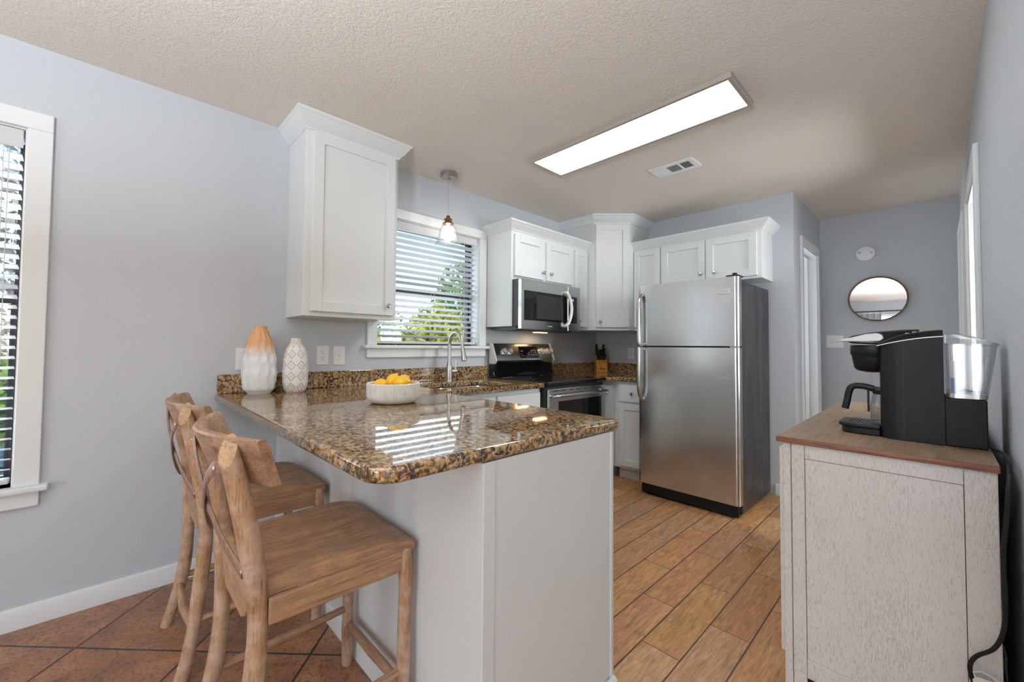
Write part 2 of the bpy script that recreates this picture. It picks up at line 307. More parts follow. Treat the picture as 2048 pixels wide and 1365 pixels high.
class MB:
    def __init__(s, M=None): s.bm = bmesh.new(); s.M = M or Matrix()
    def _add(s, tb, M=None):
        bmesh.ops.recalc_face_normals(tb, faces=tb.faces)
        tb.transform(s.M @ (M or Matrix()))
        me = bpy.data.meshes.new('tmp'); tb.to_mesh(me); tb.free(); s.bm.from_mesh(me); bpy.data.meshes.remove(me)
        return s
    def box(s, x0, x1, y0, y1, z0, z1, bev=0., seg=2, mat=0):
        tb = bmesh.new(); bmesh.ops.create_cube(tb, size=1)
        for v in tb.verts: v.co = Vector(((x0+x1)/2+v.co.x*(x1-x0), (y0+y1)/2+v.co.y*(y1-y0), (z0+z1)/2+v.co.z*(z1-z0)))
        if bev > 0: bmesh.ops.bevel(tb, geom=list(tb.edges), offset=bev, segments=seg, profile=.5, affect='EDGES')
        for f in tb.faces: f.material_index = mat
        return s._add(tb)
    def prism(s, poly, z0, z1, bev=0., seg=2, axis=2, mat=0, top=None):
        """polygon (a,b) extruded along axis from z0 to z1"""
        tb = bmesh.new()
        P = (lambda a, b, c: (a, b, c)) if axis == 2 else ((lambda a, b, c: (c, a, b)) if axis == 0 else (lambda a, b, c: (a, c, b)))
        lo = [tb.verts.new(P(a, b, z0)) for a, b in poly]
        hi = [tb.verts.new(P(a, b, top(a, b) if top else z1)) for a, b in poly]
        n = len(poly); tb.faces.new(lo[::-1]); tb.faces.new(hi)
        for i in range(n): tb.faces.new((lo[i], lo[(i+1) % n], hi[(i+1) % n], hi[i]))
        if bev > 0:
            bmesh.ops.recalc_face_normals(tb, faces=tb.faces)
            ed = [e for e in tb.edges if len(e.link_faces) == 2 and e.calc_face_angle(0) > .5]
            bmesh.ops.bevel(tb, geom=ed, offset=bev, segments=seg, profile=.5, affect='EDGES')
        for f in tb.faces: f.material_index = mat
        return s._add(tb)
    def lathe(s, prof, c=(0, 0, 0), seg=32, axis=2, rfun=None, closed=False, M=None):
        tb = bmesh.new(); rings = []
        for r, z in prof:
            ring = []
            for i in range(seg):
                a = 2*PI*i/seg; rr = r*(rfun(a, z) if rfun else 1)
                p = (rr*math.cos(a), rr*math.sin(a), z)
                if axis == 0: p = (z, p[0], p[1])
                if axis == 1: p = (p[0], z, p[1])
                ring.append(tb.verts.new((c[0]+p[0], c[1]+p[1], c[2]+p[2])))
            rings.append(ring)
        for a, b in zip(rings, rings[1:]):
            for i in range(seg): tb.faces.new((a[i], a[(i+1) % seg], b[(i+1) % seg], b[i]))
        if closed:
            a, b = rings[-1], rings[0]
            for i in range(seg): tb.faces.new((a[i], a[(i+1) % seg], b[(i+1) % seg], b[i]))
        else:
            if prof[0][0] > 1e-5: tb.faces.new(rings[0][::-1])
            if prof[-1][0] > 1e-5: tb.faces.new(rings[-1])
            bmesh.ops.remove_doubles(tb, verts=tb.verts, dist=1e-6)
        return s._add(tb, M)
    def tube(s, pts, rad, seg=12, flat=None, up=None, cap=True, cut=None, capmat=0):
        """swept tube; rad number or list; flat=(a,b) makes an elliptical section, a along the side vector"""
        pts = [Vector(p) for p in pts]; n = len(pts); tb = bmesh.new(); rings = []; prev = None
        for i, p in enumerate(pts):
            t = (pts[min(i+1, n-1)]-pts[max(i-1, 0)]).normalized()
            if up is not None: sd = t.cross(Vector(up))
            elif prev is None: sd = t.cross(Vector((0, 0, 1)) if abs(t.z) < .9 else Vector((1, 0, 0)))
            else: sd = prev - t*prev.dot(t)
            sd.normalize(); prev = sd; nn = sd.cross(t).normalized()
            r = rad[i] if isinstance(rad, (list, tuple)) else rad
            a, b = (r*flat[0], r*flat[1]) if flat else (r, r)
            ring = []
            for k in range(seg):
                an = 2*PI*k/seg; q = p + sd*(a*math.cos(an)) + nn*(b*math.sin(an))
                if cut and i == n-1: q = q + t*(cut[0]*(q-p).dot(Vector(cut[1:])))
                ring.append(tb.verts.new(q))
            rings.append(ring)
        for a, b in zip(rings, rings[1:]):
            for k in range(seg): tb.faces.new((a[k], a[(k+1) % seg], b[(k+1) % seg], b[k]))
        if cap: tb.faces.new(rings[0][::-1]); tb.faces.new(rings[-1]).material_index = capmat
        return s._add(tb)
    def sweep(s, path, prof, side=1, closed=False, M=None):
        """profile (out,z) swept along the 2-D path with mitred corners; out to the right of travel for side=1"""
        n = len(path); P = [Vector((p[0], p[1])) for p in path]; tb = bmesh.new(); rings = []
        for i in range(n):
            d0 = (P[i]-P[i-1]).normalized() if i > 0 else None
            d1 = (P[i+1]-P[i]).normalized() if i < n-1 else None
            d0 = d0 or d1; d1 = d1 or d0
            n0, n1 = Vector((d0.y, -d0.x))*side, Vector((d1.y, -d1.x))*side
            mm = (n0+n1).normalized(); k = 1/max(.2, mm.dot(n0))
            rings.append([tb.verts.new((P[i].x+mm.x*k*a, P[i].y+mm.y*k*a, z)) for a, z in prof])
        m = len(prof)
        for a, b in zip(rings, rings[1:]):
            for k in range(m): tb.faces.new((a[k], a[(k+1) % m], b[(k+1) % m], b[k]))
        tb.faces.new(rings[0]); tb.faces.new(rings[-1][::-1])
        return s._add(tb, M)
    def sphere(s, c, r, sc=(1, 1, 1), seg=20, rings=14):
        tb = bmesh.new(); bmesh.ops.create_uvsphere(tb, u_segments=seg, v_segments=rings, radius=r)
        for v in tb.verts: v.co = Vector((c[0]+v.co.x*sc[0], c[1]+v.co.y*sc[1], c[2]+v.co.z*sc[2]))
        return s._add(tb)
    def faces(s, verts, faces, mats=None):
        tb = bmesh.new(); vs = [tb.verts.new(v) for v in verts]
        for i, f in enumerate(faces):
            ff = tb.faces.new([vs[k] for k in f])
            if mats: ff.material_index = mats[i]
        tb.transform(s.M); me = bpy.data.meshes.new('tmp'); tb.to_mesh(me); tb.free(); s.bm.from_mesh(me); bpy.data.meshes.remove(me)
        return s
    def build(s, name, mats, parent=None, sharp=35, smooth=True, origin=None):
        me = bpy.data.meshes.new(name); o = bpy.data.objects.new(name, me); COL.objects.link(o)
        org = ORIG.get(parent.name, Vector()) if parent else Vector(origin or (0, 0, 0))
        if org.length: s.bm.transform(Matrix.Translation(-org))
        if smooth:
            thr = math.radians(sharp)
            for f in s.bm.faces: f.smooth = True
            for e in s.bm.edges:
                lf = e.link_faces
                if len(lf) != 2: continue
                an = e.calc_face_angle(0); a, b = lf[0].calc_area()+1e-12, lf[1].calc_area()+1e-12
                e.smooth = not (an > thr or (an > .06 and max(a, b)/min(a, b) > 9))
        s.bm.to_mesh(me); s.bm.free()
        for m in (mats if isinstance(mats, (list, tuple)) else [mats]): me.materials.append(MT[m])
        if parent: o.parent = parent; ORIG[o.name] = org
        else: o.location = org; ORIG[o.name] = org
        return o

def crom(pts, n=6):
    P = [Vector(p) for p in pts]; Q = []
    for i in range(len(P)-1):
        p0, p1, p2, p3 = P[max(i-1, 0)], P[i], P[i+1], P[min(i+2, len(P)-1)]
        for k in range(n):
            u = k/n; Q.append(.5*((2*p1)+(p2-p0)*u+(2*p0-5*p1+4*p2-p3)*u*u+(3*p1-p0-3*p2+p3)*u**3))
    return Q+[P[-1]]
def tag(o, label=None, cat=None, group=None, kind=None):
    if label: o['label'] = label
    if cat: o['category'] = cat
    if group: o['group'] = group
    if kind: o['kind'] = kind
    return o
def thing(name, label, cat, loc=(0, 0, 0), group=None, kind=None):
    o = bpy.data.objects.new(name, None); COL.objects.link(o); o.location = loc; o.empty_display_size = .1
    ORIG[o.name] = Vector(loc); return tag(o, label, cat, group, kind)
def copy_tree(o, parent=None):
    c = o.copy(); COL.objects.link(c)
    ORIG[c.name] = ORIG.get(o.name, Vector())
    if parent: c.parent = parent
    for ch in list(o.children): copy_tree(ch, c)
    return c
def struct(name, mb, mat, parent=None, label=None, **kw):
    o = mb.build(name, mat, parent, **kw)
    if not parent: o['kind'] = 'structure'
    if label: o['label'] = label
    return o

H = 2.45; X1 = 1.84; X3 = 2.755; Y2 = 1.084; YR = -8.45; XL = 6.0; CT = .918
# ------------------------------------------------------------------ shell
mb = MB(); YB = -3.262
mb.faces([(-.15, YR-.2, 0), (XL+.2, YR-.2, 0), (XL+.2, YB, 0), (-.15, YB, 0), (XL+.2, 2.2, 0), (-.15, 2.2, 0)], [(0, 1, 2, 3), (3, 2, 4, 5)], [0, 1])
fl = struct('floor', mb, ['terracotta_tile', 'plank_floor'], label='floor of diagonal terracotta tiles meeting wood-look planks')
mb = MB().box(-.15, XL+.2, YR-.2, 2.2, H, H+.12); struct('ceiling', mb, 'ceiling_texture', label='beige textured ceiling', smooth=False)

def wall_with_holes(axis, c0, c1, a0, a1, holes, z1=H):
    """wall slab; axis 'x' = plane of constant x between c0,c1, running a0..a1 in y; holes (a,b,z0,z1)"""
    mb = MB(); cuts = sorted(holes); a = a0
    def bx(p, q, z0, zz):
        if q-p < 1e-4 or zz-z0 < 1e-4: return
        if axis == 'x': mb.box(c0, c1, p, q, z0, zz)
        else: mb.box(p, q, c0, c1, z0, zz)
    for h in cuts:
        bx(a, h[0], 0, z1); bx(h[0], h[1], 0, h[2]); bx(h[0], h[1], h[3], z1); a = h[1]
    bx(a, a1, 0, z1); return mb
WIN2 = (-2.66, -1.745, 1.185, 2.085); WIN1 = (-5.18, -4.26, .585, 2.085)
struct('wall_left', wall_with_holes('x', -.15, 0, YR, .15, [WIN1, WIN2]), 'wall_paint', smooth=False, label='long pale blue wall with two windows')
struct('wall_back', wall_with_holes('y', 0, .14, 0, X1, []), 'wall_paint', smooth=False, label='pale blue wall behind the refrigerator')
D1 = (.262, .905, 0, 2.075)
struct('wall_hall_left', wall_with_holes('x', X1-.155, X1, .14, Y2, [D1]), 'wall_paint', smooth=False, label='short blue hall wall with a doorway')
struct('wall_hall_back', MB().box(X1-.155, X3+.15, Y2, Y2+.14, 0, H), 'wall_paint', smooth=False, label='blue hall end wall')
D2 = (-1.10, -.29, 0, 2.06); D3 = (.21, .86, 0, 2.06)
struct('wall_right', wall_with_holes('x', X3, X3+.13, -3.1, Y2, [D2, D3]), 'wall_paint', smooth=False, label='pale blue wall beside the sideboard')
struct('wall_living_front', MB().box(X3+.13, XL, -3.1, -2.97, 0, H), 'wall_paint', smooth=False)
struct('wall_living_right', wall_with_holes('x', XL, XL+.15, YR, -3.1, [(-7.4, -4.4, .6, 2.2)]), 'wall_paint', smooth=False)
struct('wall_rear', wall_with_holes('y', YR-.15, YR, 0, XL, [(1.2, 4.6, 0.02, 2.1)]), 'wall_paint', smooth=False)
# rooms behind the doorways
struct('wall_hall_room', MB().box(.2, .3, .14, Y2+.4, 0, H).box(.2, X1-.155, Y2+.3, Y2+.4, 0, H), 'white_paint', smooth=False)
struct('wall_side_room', MB().box(4.0, 4.1, -2.97, Y2+.14, 0, H).box(X3+.13, 4.1, Y2, Y2+.14, 0, H).box(X3+.13, 4.1, .02, .1, 0, H), 'white_paint', smooth=False)

BB = [(0, 0), (.013, 0), (.013, .076), (.010, .084), (.004, .088), (0, .088)]
struct('baseboard_left', MB().sweep([(0, -3.275), (0, YR)], BB, -1), 'white_trim')
struct('baseboard_back', MB().sweep([(1.70, 0), (X1, 0), (X1, .205)], BB, 1), 'white_trim')
struct('baseboard_hall', MB().sweep([(X1+.02, Y2), (X3-.001, Y2)], BB, 1), 'white_trim')
struct('baseboard_right', MB().sweep([(X3, -1.165), (X3, -3.1)], BB, 1), 'white_trim')

def doorway(n, side, plane, hole, depth, label, cw=.06):
    """casing and jambs; side +1: casing on the +x face at x=plane and jamb runs to -x"""
    a, b, z0, z1 = hole
    t = thing('door_%d' % n, label, None, (plane, (a+b)/2, 0), kind='structure')
    def X(p, q): return (min(plane+side*p, plane+side*q), max(plane+side*p, plane+side*q))
    x0, x1 = X(0, .019)
    mb = MB().box(x0, x1, a-cw, a+.004, 0, z1+cw, .004).box(x0, x1, b-.004, b+cw, 0, z1+cw, .004).box(x0, x1, a+.004, b-.004, z1-.004, z1+cw, .004)
    mb.build('casing', 'white_trim', t)
    j0, j1 = X(-depth, .004)
    mb = MB().box(j0, j1, a-.001, a+.016, 0, z1).box(j0, j1, b-.016, b+.001, 0, z1).box(j0, j1, a+.016, b-.016, z1-.016, z1)
    mb.build('jamb', 'white_trim', t)
    s0, s1 = X(-depth*.62, -depth*.40)
    MB().box(s0, s1, b-.028, b-.0165, 0, z1-.018).box(s0, s1, a+.0165, a+.028, 0, z1-.018).box(s0, s1, a+.028, b-.028, z1-.03, z1-.0165).build('door_stop', 'white_trim', t)
    return t
t = doorway(1, 1, X1, D1, .155, 'white cased doorway in the short hall wall beyond the refrigerator')
MB().box(1.722, 1.745, .885, .8885, .885, .95, .001).box(1.728, 1.739, .8835, .8855, .905, .93).build('strike_plate', 'brass_plate', t)
t = doorway(2, -1, X3, D2, .13, 'nearer white cased doorway in the right wall')
t = doorway(3, -1, X3, D3, .13, 'farther white cased doorway in the right wall')

# ------------------------------------------------------------------ windows and blinds
def window(n, win, label, mid, stool_out, cas=.075, apron=.065):
    a, b, z0, z1 = win
    t = thing('window_%d' % n, label, None, (0, (a+b)/2, z0), kind='structure')
    mb = MB().box(0, .02, a-cas, a, z0, z1, .003).box(0, .02, b, b+cas, z0, z1, .003).box(0, .02, a-cas, b+cas, z1, z1+cas, .003)
    mb.build('casing', 'white_trim', t)
    MB().box(-.09, -.0005, a, a+.006, z0, z1).box(-.09, -.0005, b-.006, b, z0, z1).box(-.09, -.0005, a+.006, b-.006, z1-.006, z1).build('jamb', 'white_trim', t)
    MB().box(-.09, .045, a-cas-stool_out, b+cas+stool_out, z0-.024, z0, .004).build('stool', 'white_trim', t)
    MB().box(0, .018, a-cas, b+cas, z0-.024-apron, z0-.0245, .004).build('apron', 'white_trim', t)
    fw = .030; zl, zh = z0+.002, z1-.008
    mb = MB().box(-.15, -.10, a, a+fw, zl, zh).box(-.15, -.10, b-fw, b, zl, zh).box(-.15, -.10, a+fw, b-fw, zl, zl+.010).box(-.15, -.10, a+fw, b-fw, zh-.03, zh)
    mb.build('frame', 'dark_bronze', t)
    s = MB().box(-.125, -.095, a+fw, b-fw, mid-.022, mid+.012).box(-.125, -.098, a+fw, a+fw+.008, zl+.01, mid-.022).box(-.125, -.098, b-fw-.008, b-fw, zl+.01, mid-.022).box(-.125, -.098, a+fw+.008, b-fw-.008, zl+.01, zl+.028).build('sash', 'dark_bronze', t)
    MB().box(-.138, -.134, a+fw, b-fw, mid+.012, zh-.03).build('pane', 'window_glass', t, smooth=False)
    MB().box(-.113, -.109, a+fw+.008, b-fw-.008, zl+.028, mid-.022).build('pane', 'window_glass', s, smooth=False)
    return t
window(1, WIN1, 'tall white trimmed window at the left edge, over the tiles', 1.37, .026)
window(2, WIN2, 'white trimmed window over the kitchen sink', 1.60, .028, cas=.07, apron=.062)

def blind(win, label, ztop, tilt, cords):
    a, b, z0, z1 = win; a += .01; b -= .012
    t = thing('window_blind', label, 'blind', (-.045, (a+b)/2, z0), group=None)
    MB().box(-.072, -.012, a+.002, b-.002, z1-.05, z1-.008, .003).build('headrail', 'slat_white', t)
    MB().box(-.010, -.002, a, b, ztop, z1-.008, .003).build('valance', 'slat_white', t)
    mb = MB(); z = ztop-.008; zs = z0+.045; n = round((z-zs)/.0432); dx = .025*math.cos(tilt); dz = .025*math.sin(tilt)
    for i in range(n):
        zz = z-(i+.5)*(z-zs)/n
        poly = []
        for k in range(6):
            f = -1+2*k/5; poly.append((-.042+f*dx, zz+f*dz+.003*(1-f*f)))
        poly += [(p[0], p[1]-.0026) for p in poly[::-1]]
        mb.prism(poly, a+.004, b-.004, axis=1)
    mb.build('slats', 'slat_white', t)
    MB().box(-.066, -.018, a+.004, b-.004, z0+.010, z0+.030, .003).build('bottom_rail', 'slat_white', t)
    mb = MB()
    for f in cords:
        y = a+(b-a)*f
        for x in (-.0645, -.0195): mb.tube([(x, y, z0+.028), (x, y, z1-.05)], .0011, 6)
    mb.build('ladder_cord', 'slat_white', t)
    return t
b2 = blind(WIN2, 'white slatted blind in the window over the sink', 2.02, math.radians(15), (.14, .53, .86))
MB().tube([(-.008, -1.83, 2.0), (-.006, -1.83, 1.42)], .0012, 6).lathe([(.0035, 1.385), (.006, 1.388), (.0045, 1.42), (.002, 1.422)], (-.006, -1.83, 0), 10).build('pull_cord', 'slat_white', b2)
b1 = blind(WIN1, 'white slatted blind in the tall left window', 2.0, math.radians(13), (.12, .5, .88))
for y, zb in ((-4.325, .86), (-4.31, .66)):
    MB().tube([(-.004, y, 1.99), (-.002, y, zb)], .0014, 6).lathe([(.004, zb-.032), (.009, zb-.03), (.0075, zb-.012), (.003, zb)], (-.002, y, 0), 12).build('pull_cord', 'slat_white', b1)

# ------------------------------------------------------------------ cabinets
def knob(parent, p, n, r=.0145):
    n = Vector(n).normalized(); u = n.cross(Vector((0, 0, 1))); M = frame(p, u, n)
    return MB(M).lathe([(.006, 0), (.005, .009), (.0075, .012), (r, .018), (r*.98, .022), (r*.7, .027), (0, .029)], (0, 0, 0), 18, axis=1).build('knob', 'chrome', parent)
def door(parent, o, u, n, w, h, name='door', st=.058, kn=None, flat=False, mat='white_paint'):
    """shaker door of width w, height h whose lower-left corner is o; n outward"""
    mb = MB(frame(o, u, n)); T = .02
    if flat: mb.box(0, w, 0, T, 0, h, .003)
    else:
        mb.box(0, st, 0, T, 0, h, .0022, 1).box(w-st, w, 0, T, 0, h, .0022, 1).box(st-.001, w-st+.001, 0, T, 0, st, .0022, 1).box(st-.001, w-st+.001, 0, T, h-st, h, .0022, 1)
        mb.box(st-.002, w-st+.002, 0, .009, st-.002, h-st+.002)
    d = mb.build(name, mat, parent)
    if kn:
        u, n = Vector(u), Vector(n); p = Vector(o)+u*kn[0]+Vector((0, 0, kn[1]))+n*T
        knob(d, p, n)
    return d
def crown(p, h): return [(0, 0), (.006, 0), (.009, .010), (.016, .014), (.020, .022), (.030, .030), (p-.014, h-.024), (p-.008, h-.016), (p-.002, h-.013), (p, h-.010), (p, h), (0, h)]

# single cabinet at the left of the sink window
t = thing('wall_cabinet', 'tall white single-door wall cabinet between the bare wall and the sink window', 'cabinet', (0, -2.95, 1.34))
MB().box(0, .289, -3.234, -2.678, 1.340, 2.372, .002, 1).build('body', 'white_paint', t)
door(t, (.2895, -3.198, 1.366), (0, 1, 0), (1, 0, 0), .496, .99, kn=(.452, .058))
MB().sweep([(.001, -3.234), (.289, -3.234), (.289, -2.678), (.001, -2.678)], [(a, z+2.362) for a, z in crown(.066, .087)], 1).build('crown_molding', 'white_paint', t)
# over the microwave
t = thing('wall_cabinet', 'white two-door wall cabinet above the microwave', 'cabinet', (0, -1.27, 1.72))
MB().box(0, .302, -1.664, -1.648, 1.345, 2.13, .001, 1).box(0, .302, -1.647, -.868, 1.722, 2.13, .0015, 1).build('body', 'white_paint', t)
door(t, (.3025, -1.638, 1.752), (0, 1, 0), (1, 0, 0), .356, .337, kn=(.336, .062))
door(t, (.3025, -1.243, 1.752), (0, 1, 0), (1, 0, 0), .370, .337, kn=(.045, .062))
MB().sweep([(.001, -1.664), (.302, -1.664), (.302, -.868)], [(a, z+2.117) for a, z in crown(.062, .072)], 1).build('crown_molding', 'white_paint', t)
# narrow one
t = thing('wall_cabinet', 'narrow white wall cabinet between the microwave and the corner cabinet', 'cabinet', (0, -.75, 1.345))
MB().box(0, .302, -.867, -.627, 1.345, 2.13, .0015, 1).build('body', 'white_paint', t)
door(t, (.3025, -.832, 1.372), (0, 1, 0), (1, 0, 0), .195, .725, st=.05, kn=(.045, .055))
MB().sweep([(.302, -.867), (.302, -.627)], [(a, z+2.117) for a, z in crown(.062, .072)], 1).build('crown_molding', 'white_paint', t)
# corner
t = thing('corner_cabinet', 'tall white diagonal corner wall cabinet reaching the ceiling', 'cabinet', (.2, -.2, 1.345))
PC = [(.001, -.625), (.385, -.625), (.625, -.385), (.625, -.001), (.001, -.001)]
MB().prism(PC, 1.345, 2.37).build('body', 'white_paint', t)
q = math.sqrt(.5)
door(t, (.385+.014*q+.0005, -.625+.014*q-.0005, 1.372), (q, q, 0), (q, -q, 0), .312, .985, kn=(.035, .055))
MB().sweep([(.001, -.625), (.385, -.625), (.625, -.385), (.625, -.001)], [(a, z+2.366) for a, z in crown(.058, .083)], 1).build('crown_molding', 'white_paint', t)
# over the refrigerator
t = thing('wall_cabinet', 'narrow white wall cabinet between the corner cabinet and the refrigerator top', 'cabinet', (.76, 0, 1.345))
MB().box(.626, .892, -.302, 0, 1.345, 2.13, .0015, 1).build('body', 'white_paint', t)
door(t, (.632, -.3025, 1.372), (1, 0, 0), (0, -1, 0), .255, .733, st=.055)
MB().sweep([(.626, -.302), (.892, -.302)], [(a, z+2.117) for a, z in crown(.062, .072)], 1).build('crown_molding', 'white_paint', t)
t = thing('wall_cabinet', 'white two-door wall cabinet above the refrigerator', 'cabinet', (1.3, 0, 1.737))
MB().box(.893, 1.695, -.302, 0, 1.737, 2.13, .0015, 1).build('body', 'white_paint', t)
door(t, (.900, -.3025, 1.757), (1, 0, 0), (0, -1, 0), .378, .345, kn=(.345, .06))
door(t, (1.287, -.3025, 1.757), (1, 0, 0), (0, -1, 0), .376, .345, kn=(.068, .06))
MB().sweep([(.893, -.302), (1.695, -.302), (1.695, -.001)], [(a, z+2.117) for a, z in crown(.062, .072)], 1).build('crown_molding', 'white_paint', t)

# base cabinets
TK = .105
t = thing('base_cabinet', 'white base cabinet under the sink, left of the range', 'cabinet', (0, -2.1, 0))
MB().box(.002, .60, -2.65, -1.652, TK, .68, .001, 1).box(.002, .160, -2.65, -1.652, .68, .878).box(.575, .60, -2.65, -1.652, .68, .878).box(.20, .575, -1.668, -1.652, .68, .878).box(.20, .575, -2.65, -2.634, .68, .878).box(.002, .54, -2.65, -1.652, 0, TK).build('body', 'white_paint', t)
door(t, (.6005, -2.56, .70), (0, 1, 0), (1, 0, 0), .44, .15, name='drawer', flat=True); door(t, (.6005, -2.10, .70), (0, 1, 0), (1, 0, 0), .43, .15, name='drawer', flat=True)
door(t, (.6005, -2.56, .13), (0, 1, 0), (1, 0, 0), .44, .55, kn=(.40, .5)); door(t, (.6005, -2.10, .13), (0, 1, 0), (1, 0, 0), .43, .55, kn=(.04, .5))
t = thing('base_cabinet', 'white corner base cabinet beside the range with a narrow door', 'cabinet', (0, -.45, 0))
MB().box(.002, .60, -.874, -.002, TK, .878, .001, 1).box(.002, .54, -.874, -.002, 0, TK).build('body', 'white_paint', t)
door(t, (.6005, -.862, .13), (0, 1, 0), (1, 0, 0), .19, .722, flat=True, kn=(.05, .655))
t = thing('base_cabinet', 'white base cabinet with one drawer beside the refrigerator', 'cabinet', (.75, 0, 0))
MB().box(.601, .925, -.60, -.002, TK, .878, .001, 1).box(.601, .925, -.535, -.002, 0, TK).build('body', 'white_paint', t)
d = door(t, (.642, -.6005, .70), (1, 0, 0), (0, -1, 0), .275, .152, name='drawer', flat=True); knob(d, (.775, -.6205, .776), (0, -1, 0))
door(t, (.642, -.6005, .13), (1, 0, 0), (0, -1, 0), .275, .555)

# peninsula
PX = 1.804; PY = -3.268; PYB = -2.659
t = thing('peninsula_base', 'white panelled base of the kitchen peninsula under the granite', 'cabinet', (.9, -2.95, 0))
MB().box(.002, PX-.014, PY, -3.18, 0, .878).build('knee_wall', 'white_paint', t, smooth=False)
MB().box(.61, PX-.014, -3.18, PYB+.002, TK, .878).box(.61, PX-.014, -3.18, PYB-.06, 0, TK).build('body', 'white_paint', t, smooth=False)
MB().box(PX-.0135, PX-.003, -3.195, PYB, 0, .878, .001, 1).box(PX-.003, PX, -3.232, PYB+.012, 0, .878).build('end_panel', 'white_paint', t)
MB().box(PX-.0135, PX+.004, PY-.002, -3.228, 0, .878, .0015, 1).build('corner_trim', 'white_paint', t)
MB().box(PX-.003, PX+.004, PYB-.002, PYB+.014, 0, .878, .0015, 1).build('corner_trim', 'white_paint', t)
MB().sweep([(.015, PY), (PX+.004, PY), ], [(a*.8, z*.85) for a, z in BB], 1).build('baseboard', 'white_trim', t)
MB().sweep([(PX+.004, PY-.01), (PX+.004, PYB+.014)], [(0, 0), (.016, 0), (.0155, .008), (.012, .014), (.006, .018), (0, .019)], 1).build('shoe_molding', 'white_trim', t)
for k in range(3):
    door(t, (.66+k*.375, PYB+.0025, .13), (1, 0, 0), (0, 1, 0), .36, .72)

# granite worktops: 2-D outlines with holes, rolled edges
def slab(name, outline, holes, z0, z1, bev, parent):
    cu = bpy.data.curves.new('tmp', 'CURVE'); cu.dimensions = '2D'; cu.fill_mode = 'BOTH'
    cu.extrude = (z1-z0)/2-bev; cu.bevel_depth = bev; cu.bevel_resolution = 3; cu.offset = -bev
    for loop in [outline]+holes:
        sp = cu.splines.new('POLY'); sp.points.add(len(loop)-1); sp.use_cyclic_u = True
        for p, q in zip(sp.points, loop): p.co = (q[0], q[1], 0, 1)
    ob = bpy.data.objects.new('tmp', cu); COL.objects.link(ob)
    bpy.context.view_layer.update()
    me = bpy.data.meshes.new_from_object(ob.evaluated_get(bpy.context.evaluated_depsgraph_get()))
    bpy.data.objects.remove(ob); bpy.data.curves.remove(cu)
    mb = MB(); mb.bm.from_mesh(me); bpy.data.meshes.remove(me)
    bmesh.ops.remove_doubles(mb.bm, verts=mb.bm.verts, dist=1e-5)
    bmesh.ops.translate(mb.bm, verts=mb.bm.verts, vec=(0, 0, (z0+z1)/2))
    o = mb.build(name, 'granite', parent, sharp=40)
    bm = bmesh.new(); bm.from_mesh(o.data)
    for e in bm.edges:
        nz = [abs(f.normal.z) > .9995 for f in e.link_faces]
        if len(nz) == 2: e.smooth = nz[0] == nz[1]
    bm.to_mesh(o.data); bm.free()
    return o
def arc(cx, cy, r, a0, a1, n=8): return [(cx+r*math.cos(a0+(a1-a0)*i/n), cy+r*math.sin(a0+(a1-a0)*i/n)) for i in range(n+1)]
def rrect(x0, x1, y0, y1, r, n=6):
    return arc(x1-r, y0+r, r, -PI/2, 0, n)+arc(x1-r, y1-r, r, 0, PI/2, n)+arc(x0+r, y1-r, r, PI/2, PI, n)+arc(x0+r, y0+r, r, PI, 1.5*PI, n)
t = thing('granite_worktop', 'speckled gold and black granite worktop of the peninsula and sink run', 'worktop', (.6, -2.6, .88))
out = [(.003, -3.573)]+arc(1.808-.075, -3.573+.075, .075, -PI/2, 0, 10)+arc(1.808-.03, -2.593-.03, .03, 0, PI/2, 6)+[(.645, -2.593), (.645, -1.652), (.003, -1.652)]
SINK = (.175, .54, -2.50, -1.86)
slab('slab', out, [rrect(*SINK, .07)[::-1]], .880, CT, .010, t)
MB().box(.003, .022, -3.565, -1.652, CT+.0005, 1.019, .003).build('backsplash', 'granite', t)
t = thing('granite_worktop', 'small granite worktop in the corner between range and refrigerator', 'worktop', (.4, -.4, .88))
slab('slab', [(.003, -.870), (.645, -.870), (.645, -.645), (.935, -.645), (.935, -.003), (.003, -.003)], [], .880, CT, .010, t)
MB().box(.003, .022, -.868, -.003, CT+.0005, 1.019, .003).box(.0225, .935, -.022, -.003, CT+.0005, 1.019, .003).build('backsplash', 'granite', t)

# sink and faucet
t = thing('sink', 'stainless double-bowl undermount sink in the granite', 'sink', (.36, -2.18, .70))
def basin(y0, y1, zt, zb, name):
    tb = bmesh.new(); rings = []
    for (e, z) in ((.004, zt), (-.001, zt-.01), (-.006, zb+.03), (-.03, zb+.004), (-.09, zb)):
        rings.append([tb.verts.new((x, y, z)) for x, y in rrect(SINK[0]-e, SINK[1]+e, y0-e, y1+e, .065+min(0, e)*.3)])
    for a, b in zip(rings, rings[1:]):
        for i in range(len(a)): tb.faces.new((a[i], a[(i+1) % len(a)], b[(i+1) % len(a)], b[i]))
    tb.faces.new(rings[-1]); mb = MB(); mb._add(tb); o = mb.build(name, 'stainless', t, sharp=60)
    return o
basin(-2.50, -2.19, .878, .70, 'bowl'); basin(-2.16, -1.86, .878, .70, 'bowl')
MB().box(SINK[0], SINK[1], -2.186, -2.164, .84, .862, .006).build('divider', 'stainless', t)
for yc in (-2.345, -2.01): MB().lathe([(.042, .7005), (.042, .7035), (.03, .7045), (0, .702)], (.36, yc, 0), 20).build('drain', 'nickel', t)

